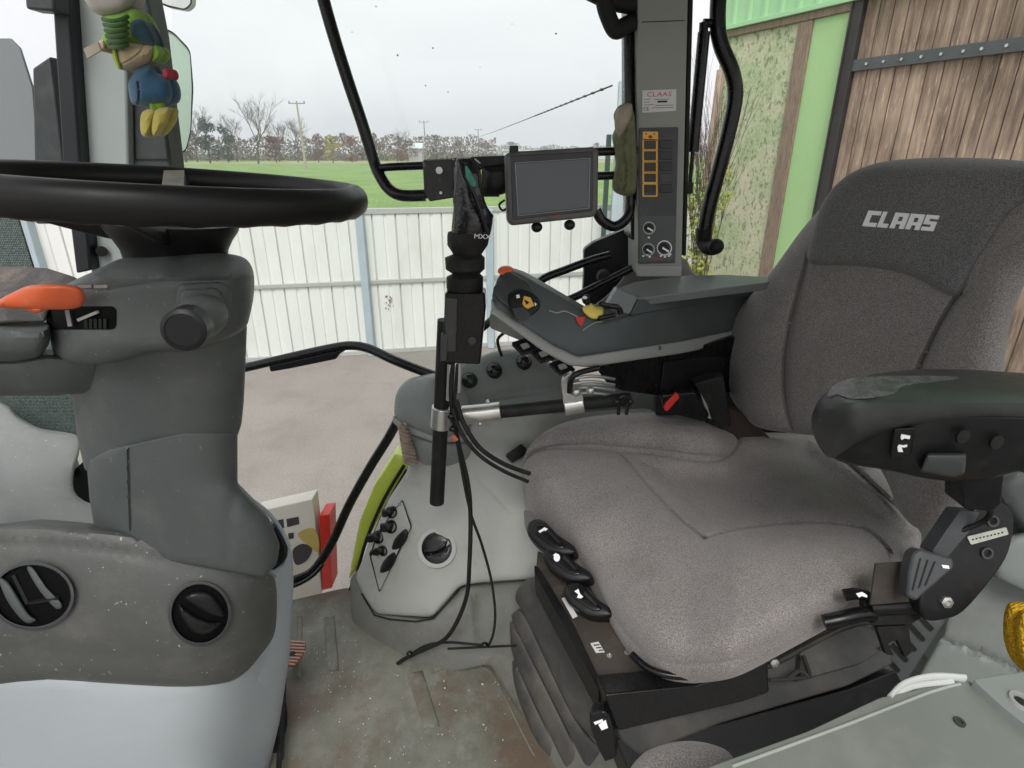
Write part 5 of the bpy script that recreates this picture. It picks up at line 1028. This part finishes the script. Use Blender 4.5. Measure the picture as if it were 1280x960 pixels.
for k in range(9): x = 1215+k*4.6; b.slab([(x, 674-k*1.1), (x+2.2, 673.4-k*1.1), (x+2.4, 675-k*1.1), (x+.3, 675.8-k*1.1)], BPp, .0004, h=.003)
b.build('label_print', m_black, lb)
b = MB(); b.lathe(BPp(1182, 752, .0), BPp.n, [(.009, 0), (.009, .005), (.0045, .006), (.0045, .003)], 6); b.build('bolt', m_metal, pl)
tk = thing('seat_buckle', 'black seat belt buckle leaning on the recliner bracket', 'buckle', Vector((.55, .72, -.78)))
BU = Plane(PY(1165, 715, .69), Vector((-.15, -.85, .5)))
b = MB(); b.slab(round_poly([(1142, 692), (1150, 686), (1192, 698), (1194, 710), (1180, 722), (1146, 752), (1134, 746), (1136, 715)], 4), BU, .03)
b.build('body', m_dgp, tk, bevel=.004)
b = MB()
for k in range(3): b.slab([(1150+k*9, 698+k*2), (1152+k*9, 698+k*2), (1142+k*8, 738-k*3), (1140+k*8, 738-k*3)], BU, .001, h=.0012)
b.build('grooves', m_rub, tk)
b = MB(); b.slab([(1177, 706), (1186, 707), (1187, 711), (1179, 710)], BU, .001, h=.0015); b.build('release_mark', m_white, tk)
b = MB(); b.slab([(1095, 705), (1135, 702), (1136, 752), (1088, 756)], Plane(PY(1115, 730, .72), (0, -1, .5)), .004)
t = thing('seat_belt', 'worn black belt webbing and plastic guide hanging under the seat side', 'belt', Vector((.5, .72, -.85))); b.build('webbing', M('belt_webbing', (.045, .038, .032), .85, .3, 40, .6, 900), t)
b = MB(); g_ = Plane(PY(1115, 765, .715), (0, -1, .5))
b.slab(round_poly([(1080, 752), (1092, 750), (1094, 764), (1140, 762), (1140, 748), (1150, 752), (1152, 772), (1140, 780), (1092, 782), (1081, 768)], 3), g_, .014)
b.slab(round_poly([(1096, 784), (1136, 782), (1140, 815), (1132, 822), (1122, 800), (1110, 804), (1118, 820), (1108, 818)], 2), g_, .01, h=-.004); b.build('belt_guide', m_rub, t, bevel=.002)
b = MB(); b.cyl(g_(1086, 760, .002), g_(1144, 757, .002), .012, n=16); b.build('roller', m_black, t)
b = MB(); b.tube([g_(*p) for p in ((1030, 778, 0), (1050, 774, .005), (1075, 768, .005), (1090, 768, 0))], .012, 10, 4); b.tube([g_(*p) for p in ((1055, 744, 0), (1070, 742, .004), (1084, 745, .004))], .009, 8, 4)
b.build('side_lever', m_blackg, t)
b = MB(); b.slab([(1070, 742), (1078, 740), (1084, 744), (1084, 747), (1077, 745), (1074, 747)], g_, .001, h=.015); b.build('white_symbol', m_white, t)

# ---------------- right side of the cab behind the seat
t = thing('rear_corner_trim', 'grey moulded trim panels with slotted black grille behind the seat', 'trim panel', Vector((.9, 1.0, FZ)))
q1 = Rbf([(1180, 600, 1.10), (1280, 600, 1.05), (1180, 860, .95), (1280, 860, .90), (1400, 700, .95), (1090, 860, 1.0), (1200, 760, 1.0)])
b = MB(); b.pillow(dens([(1195, 590), (1420, 590), (1420, 900), (1140, 900), (1140, 860), (1180, 790), (1200, 700)], 10), q1, T=.005, R=6, step=7, back=.04, seams=[(cr([(1180, 800), (1240, 822), (1300, 850)], n=5), 3, .006)]); b.build('side_panel', m_fend2, t)
b = MB(); b.pillow(dens(cr([(1240, 600), (1260, 588), (1300, 580), (1420, 580), (1420, 670), (1290, 668), (1268, 655), (1250, 630)], True, 4), 8), q1, T=.03, R=14, step=9, back=.05, h0=.04); b.build('rounded_cover', m_col, t)
b = MB(); b.pillow(dens([(1255, 672), (1420, 640), (1420, 780), (1290, 745), (1240, 720)], 9), q1, T=.01, R=10, step=10, back=.03, h0=.06); b.build('lower_ledge', m_fend2, t)
b = MB(); b.pillow(dens([(1090, 780), (1168, 770), (1182, 776), (1126, 862), (1098, 858), (1085, 830)], 8), q1, T=.003, R=3, step=10, back=.03, h0=.02); gr = b.build('grille', m_col, t)
for k in range(7):
    b = MB(); x = 1168-k*10.5; y = 780+k*13; b.slab(round_poly([(x-24, y-12), (x-19, y-15), (x, y+6), (x-4, y+10)], 1.5), q1, .004, h=.0235); b.build('grille_slot', m_blackg, gr)
t = thing('foreground_box', 'grey plastic storage box lid with screws in the lower right corner', 'storage box', Vector((.42, .35, -.9)))
fp_ = Plane(PZ(1100, 920, -.62), Vector((.10, -.12, 1)))
b = MB(); b.slab(round_poly([(860, 968), (1010, 914), (1100, 872), (1210, 849), (1245, 880), (1420, 1010), (1420, 1080), (840, 1080)], 5), fp_, .10); b.build('lid', m_fore, t, bevel=.006, seg=3)
b = MB(); b.tube([fp_(*p) for p in ((915, 958, .001), (1060, 905, .001), (1160, 866, .001), (1200, 855, .001))], .0018, 8, 2); b.build('lid_edge_line', M('pale_edge', (.34, .36, .33), .4), t)
b = MB(); b.slab(round_poly([(1216, 849), (1290, 838), (1420, 850), (1420, 990), (1300, 920), (1250, 880)], 6), fp_, .08, h=.012); b.build('side_block', m_fend2, t, bevel=.006)
for x, y in ((1199, 903),):
    b = MB(); b.lathe(fp_(x, y, 0), fp_.n, [(.0065, 0), (.0065, .002), (.0035, .002), (.003, .0005)], 14); b.build('screw', m_steel, t)
b = MB(); b.lathe(fp_(1276, 877, .012), fp_.n, [(.014, 0), (.013, .003), (.009, .003), (.008, -.001), (.001, -.001)], 20); b.build('screw_hole', m_armt, t)
b = MB(); b.lathe(fp_(1276, 877, .0135), fp_.n, [(.007, 0), (.001, .0005)], 14); b.build('screw_hole_inner', m_black, t)
b = MB(); b.tube([fp_(*p) for p in ((1112, 872, -.002), (1130, 855, .0), (1165, 846, .004), (1206, 848, .004))], .006, 10, 4, flat=.5); b.tube([fp_(*p) for p in ((1118, 872, -.006), (1140, 858, -.002), (1190, 852, .0))], .004, 8, 4)
b.build('hinge_strip', M('pale_hinge', (.52, .54, .52), .35, .05), t)
b = MB(); b.pillow(dens(cr([(790, 975), (800, 945), (830, 930), (865, 926), (895, 932), (915, 945), (930, 985), (860, 1010)], True, 4), 7), Plane(PZ(860, 950, -.72), (0, -.3, 1)), T=.03, R=22, step=8, back=.04)
tag(b.build('fabric_pad', m_fab), 'small grey fabric pad edge at the bottom beside the storage box', 'fabric pad')
ykn = MB(); ykn.pillow(dens(cr([(1268, 790), (1272, 768), (1284, 762), (1330, 770), (1340, 830), (1300, 850), (1280, 838), (1270, 815)], True, 4), 6), Plane(PY(1275, 800, .62), (-.3, -1, .4)), T=.03, R=14, step=5, back=.03)
def knitmat(nt, b):
    N = nt.nodes; L = nt.links; tc = N.new('ShaderNodeTexCoord'); vo = N.new('ShaderNodeTexVoronoi'); vo.inputs['Scale'].default_value = 230; L.new(tc.outputs['Object'], vo.inputs['Vector'])
    r = N.new('ShaderNodeValToRGB'); r.color_ramp.elements[0].color = (.85, .55, .05, 1); r.color_ramp.elements[1].color = (.45, .22, .01, 1); L.new(vo.outputs['Distance'], r.inputs[0]); L.new(r.outputs[0], b.inputs['Base Color'])
    bp = N.new('ShaderNodeBump'); bp.invert = True; bp.inputs['Distance'].default_value = .004; L.new(vo.outputs['Distance'], bp.inputs['Height']); L.new(bp.outputs[0], b.inputs['Normal'])
tag(ykn.build('knitted_glove', tex_mat('yellow_knit', knitmat, .9, .1)), 'yellow knitted glove edge hanging at the far right', 'glove')
# ================================================================== control arm right of the seat
tca = thing('control_arm', 'dark control armrest with orange and yellow controls behind the seat cushion', 'control armrest', Vector((.3, 1.15, -.5)))
KA = Rbf([(615, 370, 1.06), (660, 410, 1.07), (720, 450, 1.09), (800, 440, 1.18), (900, 415, 1.42), (985, 400, 1.56), (630, 340, 1.12), (700, 380, 1.13), (750, 400, 1.14), (800, 385, 1.22), (870, 372, 1.38), (950, 355, 1.52)])
b = MB(); b.pillow(dens(round_poly([(615, 368), (622, 347), (632, 335), (650, 341), (680, 358), (735, 390), (752, 401), (780, 394), (960, 350), (960, 404), (850, 428), (722, 447), (690, 433), (616, 385)], 5), 7), KA, T=.012, R=8, step=8, back=.06, seams=[(dens([(752, 401), (800, 389), (950, 354)], 7, False), 1.5, .002)]); ab = b.build('body', m_armp, tca)
b = MB(); b.pillow(dens(round_poly([(614, 372), (620, 384), (690, 431), (722, 446), (850, 427), (980, 400), (980, 415), (850, 442), (735, 459), (712, 457), (680, 440), (614, 392)], 4), 7), KA, T=.008, R=6, step=7, back=.07, h0=.004); tr2 = b.build('trim_strip', m_armt, tca)
b = MB(); b.lathe(KA(824, 435, .002), (0, -1, .2), [(.005, 0), (.005, .003), (.001, .0035)], 14); b.build('trim_screw', m_dgp, tr2)
b = MB(); b.pillow(dens(round_poly([(615, 362), (626, 348), (634, 338), (660, 352), (668, 374), (655, 392), (640, 388), (622, 374)], 5), 5), KA, T=.004, R=5, step=6, back=.02, h0=.007); sp2 = b.build('grip_panel', m_dgp, tca)
b = MB(); b.pillow(dens(cr([(636, 372), (641, 364), (655, 361), (672, 372), (675, 384), (665, 394), (652, 400), (640, 390)], True, 4), 4), KA, T=.004, R=5, step=5, back=.01, h0=.014); bp_ = b.build('button_pad', m_black, tca)
b = MB(); b.slab([(653, 380), (655, 370), (663, 372), (668, 382), (660, 386), (656, 384)], KA, .001, h=.015); b.slab([(655, 374), (662, 378), (658, 381)], KA, .001, h=.0155, m=1); b.build('orange_symbol', [m_ora2, m_black], bp_)
b = MB(); b.slab([(645, 369), (649, 368), (650, 372), (646, 373)], KA, .001, h=.015); b.slab([(668, 378), (671, 380), (669, 383)], KA, .001, h=.015); b.build('white_symbol', m_white, bp_)
b = MB(); b.slab(round_poly([(640, 386), (654, 384), (664, 394), (655, 402), (645, 398)], 2), KA, .002, h=.015); b.slab([(650, 385), (651.5, 385), (657, 400), (655.5, 401)], KA, .001, h=.0156); b.build('grey_button', m_armt if False else m_dgp, bp_)
b = MB(); b.pillow(dens(cr([(622, 340), (626, 334), (636, 333), (642, 337), (638, 342), (628, 344)], True, 3), 4), KA, T=.006, R=5, step=4, back=.02, h0=.004); b.build('red_button', m_orange, tca)
b = MB(); b.slab([(719, 397), (732, 396), (727, 408), (723, 405)], KA, .002, h=.003); b.build('red_triangle', m_red, tca)
b = MB(); b.tube([KA(*p) for p in ((686, 388, .002), (696, 391, .003), (706, 389, .003), (722, 396, .003))], .0015, 6, 4); b.tube([KA(*p) for p in ((728, 413, .002), (742, 404, .003), (753, 402, .003))], .0015, 6, 4); b.build('contour_line', m_armt, tca)
b = MB(); b.pillow(dens(cr([(728, 386), (738, 380), (744, 384), (754, 386), (752, 396), (742, 399), (733, 394)], True, 3), 4), KA, T=.008, R=5, step=4, back=.02, h0=.012); b.build('yellow_lever', m_yel, tca)
b = MB(); b.tube([KA(756, 383, .01), KA(772, 384, .014), KA(776, 392, .01)], .006, 8, 3); b.tube([KA(748, 398, .01), KA(768, 394, .012)], .005, 8, 2); b.ball(KA(733, 373, .02), .008, 10); b.cyl(KA(733, 373, .01), KA(735, 382, .0), .005, n=8); b.tube([KA(750, 380, .02), KA(762, 382, .02)], .005, 8, 2); b.build('small_lever', m_blackg, tca)
b = MB(); b.ball(KA(731, 372, .026), (.005, .005, .003), 8); b.build('knob_top', m_white, tca)
e0, e1, e2, e3 = KA(797, 373, .0), KA(960, 352, .0), PY(955, 347, 1.66), PY(790, 352, 1.40); e4, e5 = KA(770, 361, -.06), KA(760, 386, 0)
b = MB(); tp_ = Plane(KA(800, 372, 0), Vector((.05, -.22, 1)))
b.slab(round_poly([(797, 373), (870, 364), (962, 353), (962, 346), (905, 343), (850, 344.5), (794, 352), (772, 360)], 4), tp_, .02); b.build('elbow_pad', m_sill, tca, bevel=.006, seg=3)
b = MB(); b.slab(round_poly([(797, 375), (870, 366), (970, 353), (970, 366), (870, 379), (788, 394)], 3), KA, .05, h=.006); b.build('pad_side', m_armp, tca, bevel=.004)
b = MB(); b.slab(round_poly([(757, 386), (771, 361), (797, 372), (787, 393)], 3), KA, .03, h=.010); b.build('pad_front', M('pad_front_grey', (.20, .21, .22), .4), tca, bevel=.003)
# black carrier below the arm
b = MB(); CAR = Fn(lambda x, y: 1.16+.24*max(0, x-745)/160)
b.slab(round_poly([(745, 460), (850, 438), (925, 420), (925, 490), (850, 494), (818, 494), (775, 488), (758, 478)], 4), CAR, .08); b.build('carrier', m_blackg, tca, bevel=.005)
b = MB(); b.slab(round_poly([(830, 452), (905, 446), (905, 488), (826, 488)], 3), CAR, .03, h=.012); b.build('carrier_box', m_black, tca, bevel=.003)
b = MB(); b.slab(round_poly([(612, 392), (640, 400), (700, 440), (720, 458), (700, 460), (660, 430), (612, 410)], 4), yplane(1.20), .04); b.build('keypad_carrier', m_armt, tca, bevel=.004)
for k, (x, y) in enumerate(((655, 432), (678, 442), (702, 458))):
    b = MB(); b.slab(round_poly([(x-16, y-4), (x+2, y-10), (x+18, y+4), (x-2, y+10)], 2), Plane(PY(x, y, 1.15), (0, -1, .7)), .02); ky = b.build('toggle', m_blackg, tca, bevel=.002)
    b = MB(); b.slab(round_poly([(x-5, y-2), (x+4, y-4), (x+8, y+1), (x-1, y+4)], 1.5), Plane(PY(x, y, 1.145), (0, -1, .7)), .008, h=.004); b.build('toggle_mark', M('grey_toggle%d' % k, (.35, .36, .35), .4), ky, bevel=.001)
# red buckle and dark straps between arm and seat back
t = thing('red_belt_buckle', 'black buckle with red button between the control arm and seat back', 'buckle', Vector((.33, 1.25, -.6)))
b = MB(); b.slab(round_poly([(826, 494), (870, 490), (888, 520), (880, 528), (832, 516)], 4), yplane(1.24), .03); b.build('body', m_blackg, t, bevel=.004)
b = MB(); b.slab(round_poly([(832, 504), (846, 491), (850, 497), (834, 515), (830, 512)], 2), yplane(1.236), .012); b.build('red_button', m_red, t, bevel=.002)
b = MB(); b.slab([(868, 480), (905, 470), (915, 535), (895, 530)], yplane(1.28), .04); b.slab([(820, 490), (905, 480), (905, 520), (820, 520)], yplane(1.36), .03); b.build('strap', m_rub, t, bevel=.004)
b = MB(); b.slab([(876, 492), (884, 506), (889, 524), (884, 522)], yplane(1.262), .01); b.build('pale_strap', m_armt, t)
b = MB(); b.slab([(892, 505), (925, 515), (965, 550), (900, 550)], yplane(1.34), .03); b.build('brown_foam', M('brown_foam_stuff', (.045, .028, .022), .9), t)
b = MB(); b.slab(round_poly([(878, 460), (1000, 470), (1010, 575), (885, 565)], 5), yplane(1.50), .05); b.build('dark_gap_filler', m_black, tse, bevel=.005)  # dark block added to close the pale gap between backrest and cushion

# ================================================================== monitor
tm = thing('monitor', 'switched off grey framed monitor on the black carrier bar', 'monitor', PY(690, 282, 1.16))
MPl = Plane(PY(690, 235, 1.14), Vector((.06, -1, .12)))
b = MB(); b.pillow(dens(round_poly([(631, 192), (650, 189), (742, 183.5), (748, 188), (747, 262), (743, 271), (640, 282), (634, 276)], 5), 5), MPl, T=.006, R=4, step=8, back=.035); mh = b.build('housing', m_mon, tm)
b = MB(); b.slab(round_poly([(638, 195), (742, 189), (741, 264), (641, 275)], 3), MPl, .004, h=.0008); b.build('bezel', m_bez, tm, bevel=.001)
b = MB(); b.slab([(644.5, 205), (736, 199), (735, 259), (649, 268)], MPl, .002, h=.0015); scn = b.build('screen', m_scr, tm)
b = MB(); loop(b, [(643.5, 203.5), (738, 197.5), (736.5, 260.5), (647.5, 270)], 1.1, MPl, .0022, th=.001); b.build('screen_rim', M('pale_screen_rim', (.30, .30, .31), .4), tm)
b = MB(); text(b, 'CLAAS', 694, 270, 2.6, MPl, .0016, shear=.2, sx=1.2, rot=-.1); b.build('red_lettering', m_red, tm)
for x in (671, 712):
    b = MB(); b.ball(MPl(x, 284-(x-671)*.07, -.02), (.011, .011, .010), 12); b.build('rubber_foot', m_black, tm)
b = MB(); b.slab(round_poly([(637, 182), (648, 182), (648, 192), (637, 192)], 1), MPl, .02, h=-.01); b.build('connector', m_black, tm)
b = MB(); b.pillow(dens(cr([(602, 212), (612, 207), (634, 206), (640, 220), (636, 240), (606, 243)], True, 3), 5), yplane(1.22), T=.02, R=10, step=6, back=.05); b.slab([(590, 196), (640, 194), (640, 210), (600, 212)], yplane(1.24), .04); b.slab([(600, 236), (624, 238), (624, 246), (600, 246)], yplane(1.23), .03); b.build('mount_joint', m_black, tm)
b = MB(); b.tube([PY(*p) for p in ((631, 250, 1.2), (624, 256, 1.2), (628, 263, 1.2), (634, 260, 1.2))], .0022, 8, 4); b.build('wire_loop', m_black, tm)

# ================================================================== rubber boot stick and its stand
tst = thing('cable_boot', 'tall black rubber bellows boot wrapped in bag beside the monitor', 'cable boot', PY(580, 455, 1.12))
def prof(rows, Y, cy=None):     # a turned body given as left/right edges in the photo at distance Y
    b = MB(); rings = []; n = 24; vs = []; fs = []
    for (py, xl, xr) in rows:
        a = PY(xl, py, Y); c = PY(xr, py, Y); mid = (a+c)/2; r = (c-a).length/2
        for i in range(n): q = 2*math.pi*i/n; vs.append(mid+Vector((r*math.cos(q), r*.8*math.sin(q), 0)))
    for k in range(len(rows)-1):
        for i in range(n): j = (i+1) % n; fs.append((k*n+i, k*n+j, (k+1)*n+j, (k+1)*n+i))
    fs.append(tuple(range(n))); fs.append(tuple((len(rows)-1)*n+i for i in range(n))[::-1]); b.add(vs, fs); return b
b = prof([(198, 570, 594), (204, 568, 600), (225, 569, 602), (240, 568, 603), (250, 567, 606), (260, 566, 612), (270, 566, 616), (285, 565, 615), (296, 564, 612)], 1.12)
for i, v in enumerate(b.v): b.v[i] = v+Vector((noise.noise(v*45)*.004+noise.noise(v*110)*.002, noise.noise(v*50+Vector((5, 5, 5)))*.006, 0))
b.build('film_wrap', M('glossy_black_film', (.008, .008, .009), .25, .2, 20, .25, 25, spec=.6), tst)
b = MB(); b.tube([PY(*p) for p in ((574, 200, 1.09), (580, 220, 1.085), (590, 238, 1.085), (600, 262, 1.085), (610, 292, 1.09))], .004, 8, 4); b.tube([PY(*p) for p in ((590, 197, 1.09), (598, 215, 1.085), (600, 235, 1.085))], .003, 8, 4); b.build('fold', m_blackg, tst)
b = MB(); b.slab(cr([(582, 208), (588, 214), (595, 230), (590, 233), (583, 224)], True, 3), yplane(1.082), .004); b.build('green_sticker', M('teal_sticker', (.02, .20, .14), .4, .5, 60), tst)
b = MB(); text(b, 'MXX', 603, 296, 6, yplane(1.078), .0, sx=1.2, rot=.05); b.build('white_lettering', m_white, tst)
b = prof([(290, 560, 612), (294, 559, 612), (306, 559, 610), (315, 565, 604), (318, 566, 602), (322, 556, 606), (336, 557, 606), (342, 566, 600), (346, 558, 604), (360, 558, 604), (366, 561, 603), (372, 560, 604)], 1.12); b.build('bellows', m_rub, tst, ang=25)
b = MB(); b.slab(round_poly([(556, 366), (606, 366), (607, 385), (600, 456), (552, 454), (554, 420)], 3), yplane(1.09), .05); hb_ = b.build('lower_case', m_blackg, tst, bevel=.005)
b = MB(); b.slab([(557, 372), (572, 373), (570, 440), (556, 440)], yplane(1.085), .01); b.slab([(551, 418), (560, 418), (558, 452), (550, 452)], yplane(1.083), .02); b.build('side_clip', m_dgp, hb_, bevel=.002)
b = MB(); b.slab(ell(590, 426, 5, 5, 16), yplane(1.0895), .005, h=.002); b.build('round_button', m_dgp, hb_); 
b = MB(); b.slab([(583, 430), (592, 430), (592, 444), (583, 444)], yplane(1.0895), .005, h=.001); b.build('recess', m_blackg, hb_)
# stand
tsd = thing('monitor_stand', 'upright black tube with silver clamps holding the cable boot', 'stand', PY(548, 630, 1.13))
b = MB(); b.cyl(PY(557, 400, 1.13), PY(546, 628, 1.13), .0165, n=24); b.build('upright_tube', m_rub, tsd)
b = MB(); b.tube([PY(*p) for p in ((555, 519, 1.13), (620, 515, 1.13), (700, 507, 1.13), (788, 499, 1.14))], .0145, 20, 3); b.build('cross_tube', m_rub, tsd)
b = MB(); b.cyl(PY(553, 508, 1.13), PY(551, 534, 1.13), .0225, n=28); b.build('clamp', m_metal, tsd, bevel=.002)
b = MB(); b.tube([PY(578, 519, 1.13), PY(602, 517, 1.13), PY(626, 514, 1.13)], .0205, 24, 2); b.ball(PY(610, 502, 1.12), .005, 8); b.ball(PY(600, 530, 1.11), .005, 8); b.build('clamp_sleeve', m_metal, tsd, bevel=.002)
b = MB(); b.cyl(PY(705, 508, 1.13), PY(729, 504, 1.13), .0205, n=28); b.slab(cr([(702, 480), (712, 468), (722, 472), (728, 490), (728, 506), (708, 508)], True, 4), yplane(1.115), .02); b.build('clamp_loop', m_metal, tsd, bevel=.002)
b = MB()
for k in range(4): b.tube([PY(714, 474+k*6, 1.10), PY(740, 470+k*7, 1.12), PY(768, 474+k*7, 1.15)], .0035, 8, 3)
b.build('silver_rod', m_metal, tsd)
b = MB(); b.tube([PY(*p) for p in ((712, 490, 1.09), (714, 474, 1.08), (724, 466, 1.08), (748, 460, 1.10))], .006, 10, 4); b.build('clamp_bow', m_blackg, tsd)
b = MB()
b.ball(PY(720, 490, 1.09), .010, 12); b.ball(PY(738, 488, 1.09), .009, 12); b.build('clamp_bolt', m_metal, tsd)
b = MB(); b.tube([PY(*p) for p in ((773, 518, 1.12), (774, 500, 1.12), (780, 495, 1.12), (784, 504, 1.12), (783, 518, 1.12))], .004, 8, 4); b.ball(PY(771, 502, 1.11), .007, 10); b.ball(PY(788, 502, 1.11), .007, 10); b.build('black_clip', m_blackg, tsd)
# cables
for nm, lb, pts, r in (
    ('black_cable', 'thick black cable from the clamp curving down to the floor', [(566, 450, 1.10), (564, 500, 1.09), (572, 550, 1.09), (584, 600, 1.09), (588, 640, 1.09), (587, 700, 1.08), (582, 750, 1.10), (560, 795, 1.10), (530, 812, 1.13), (505, 824, 1.15), (490, 836, 1.17)], .0052),
    ('black_cable', 'thin black cable looping right of the thick one', [(572, 455, 1.10), (568, 520, 1.085), (576, 580, 1.085), (588, 640, 1.085), (602, 680, 1.09), (614, 725, 1.10), (619, 770, 1.08), (614, 800, 1.07), (604, 806, 1.09), (560, 803, 1.12), (530, 808, 1.14), (500, 828, 1.16), (488, 838, 1.17)], .0032),
    ('black_cable', 'black cable running from the clamp under the seat cushion, upper one', [(570, 500, 1.08), (580, 530, 1.075), (600, 560, 1.075), (630, 580, 1.08), (662, 592, 1.1)], .0050),
    ('black_cable', 'black cable running from the clamp under the seat cushion, lower one', [(566, 510, 1.08), (576, 540, 1.075), (598, 568, 1.075), (628, 588, 1.08), (660, 602, 1.1)], .0042),
    ('black_cable', 'thin black cable along the floor ending at the bellows', [(560, 811, 1.115), (600, 809, 1.09), (645, 807, 1.05)], .0028)):
    b = MB(); b.tube([PY(*p) for p in pts], r, 10, 8); tag(b.build(nm, m_rub), lb, 'cable')
b = MB(); b.tube([PY(563, 455, 1.10), PY(562, 480, 1.10), PY(561, 500, 1.10)], .0062, 10, 2); b.tube([PY(575, 452, 1.10), PY(574, 475, 1.10), PY(573, 490, 1.10)], .0050, 10, 2); tag(b.build('cable_sleeve', M('silver_sleeve', (.45, .45, .45), .35, .1, 30, metal=.6)), 'pair of silver grey cable sleeves below the black boot', 'cable sleeve')
b = MB(); b.ball(PY(568, 548, 1.075), (.006, .006, .008), 8); b.tube([PY(565, 545, 1.07), PY(572, 550, 1.07)], .003, 6, 1); tag(b.build('red_wire_tie', M('faded_red_tie', (.55, .14, .07), .6)), 'small faded red wire tie on the cables', 'wire tie')
b = MB()
for p in ((512, 817, 1.125), (606, 806, 1.07), (566, 536, 1.075), (564, 520, 1.08)): b.ball(PY(*p), (.009, .008, .007), 10)
tag(b.build('cable_ties', m_blackg), 'black cable ties bundling the cables', 'cable tie')['kind'] = 'stuff'
# glove on the rail
G_ = yplane(1.31)
t = thing('work_glove', 'olive green cloth work glove hanging left of the grey pillar', 'glove', PY(785, 244, 1.31))
b = MB(); b.pillow(dens(cr([(768, 170), (772, 158), (770, 142), (778, 130), (788, 131), (793, 145), (795, 175), (796, 215), (794, 240), (782, 245), (770, 240), (768, 228), (772, 205), (770, 185)], True, 4), 5), G_, T=.018, R=10, step=4, back=.03, seams=[(cr([(782, 160), (779, 185), (782, 215), (779, 238)], n=5), 2, .006), (cr([(789, 150), (788, 190), (789, 230)], n=5), 2, .005), (cr([(773, 160), (776, 175), (772, 195), (775, 225)], n=5), 1.6, .004)]); b.build('hand', M('olive_cloth', (.14, .15, .08), .9, .2, 40, .9, 500, dirt=(.24, .22, .15), dscale=25, damt=.6), t)
b = MB(); b.pillow(dens(cr([(770, 150), (772, 138), (782, 130), (790, 131), (789, 145), (782, 160), (774, 172), (771, 165)], True, 4), 4), G_, T=.010, R=6, step=4, back=.02, h0=.008); b.build('cuff', M('pale_cuff_cloth', (.34, .29, .23), .9, .2, 40, .8, 500), t)

# ================================================================== unseen roof and end walls, added to shade the interior
m_roof = M('roof_shade_grey', (.42, .42, .41), .9, .05)
b = MB(); b.box((.20, .90, .42), (1.7, 1.46, .06)); tag(b.build('roof_shade', m_roof, bevel=.02), 'unseen pale roof slab added above the cab to shade it', 'roof')
b = MB(); b.box((-1.35, .7, -.95), (.06, 1.7, .65)); b.box((1.15, .7, -1.0), (.06, 1.7, .6))
tag(b.build('end_wall_shades', m_fend2), 'unseen grey low end walls added to shade the cab', 'wall')

# ================================================================== air: thin haze over the fields
hz = MB(); hz.box((0, 270, 12.4), (1640, 720, 32.0)); ho_ = hz.build('haze', M('air', (1, 1, 1)))
hm = ho_.data.materials[0]; nt = hm.node_tree; nt.nodes.remove(nt.nodes['Principled BSDF']); vv = nt.nodes.new('ShaderNodeVolumePrincipled'); vv.inputs['Color'].default_value = (.93, .95, 1, 1); vv.inputs['Density'].default_value = .0010; vv.inputs['Anisotropy'].default_value = .1
nt.links.new(vv.outputs[0], nt.nodes['Material Output'].inputs['Volume']); ho_['kind'] = 'stuff'; ho_['label'] = 'thin pale haze in the air over the fields'
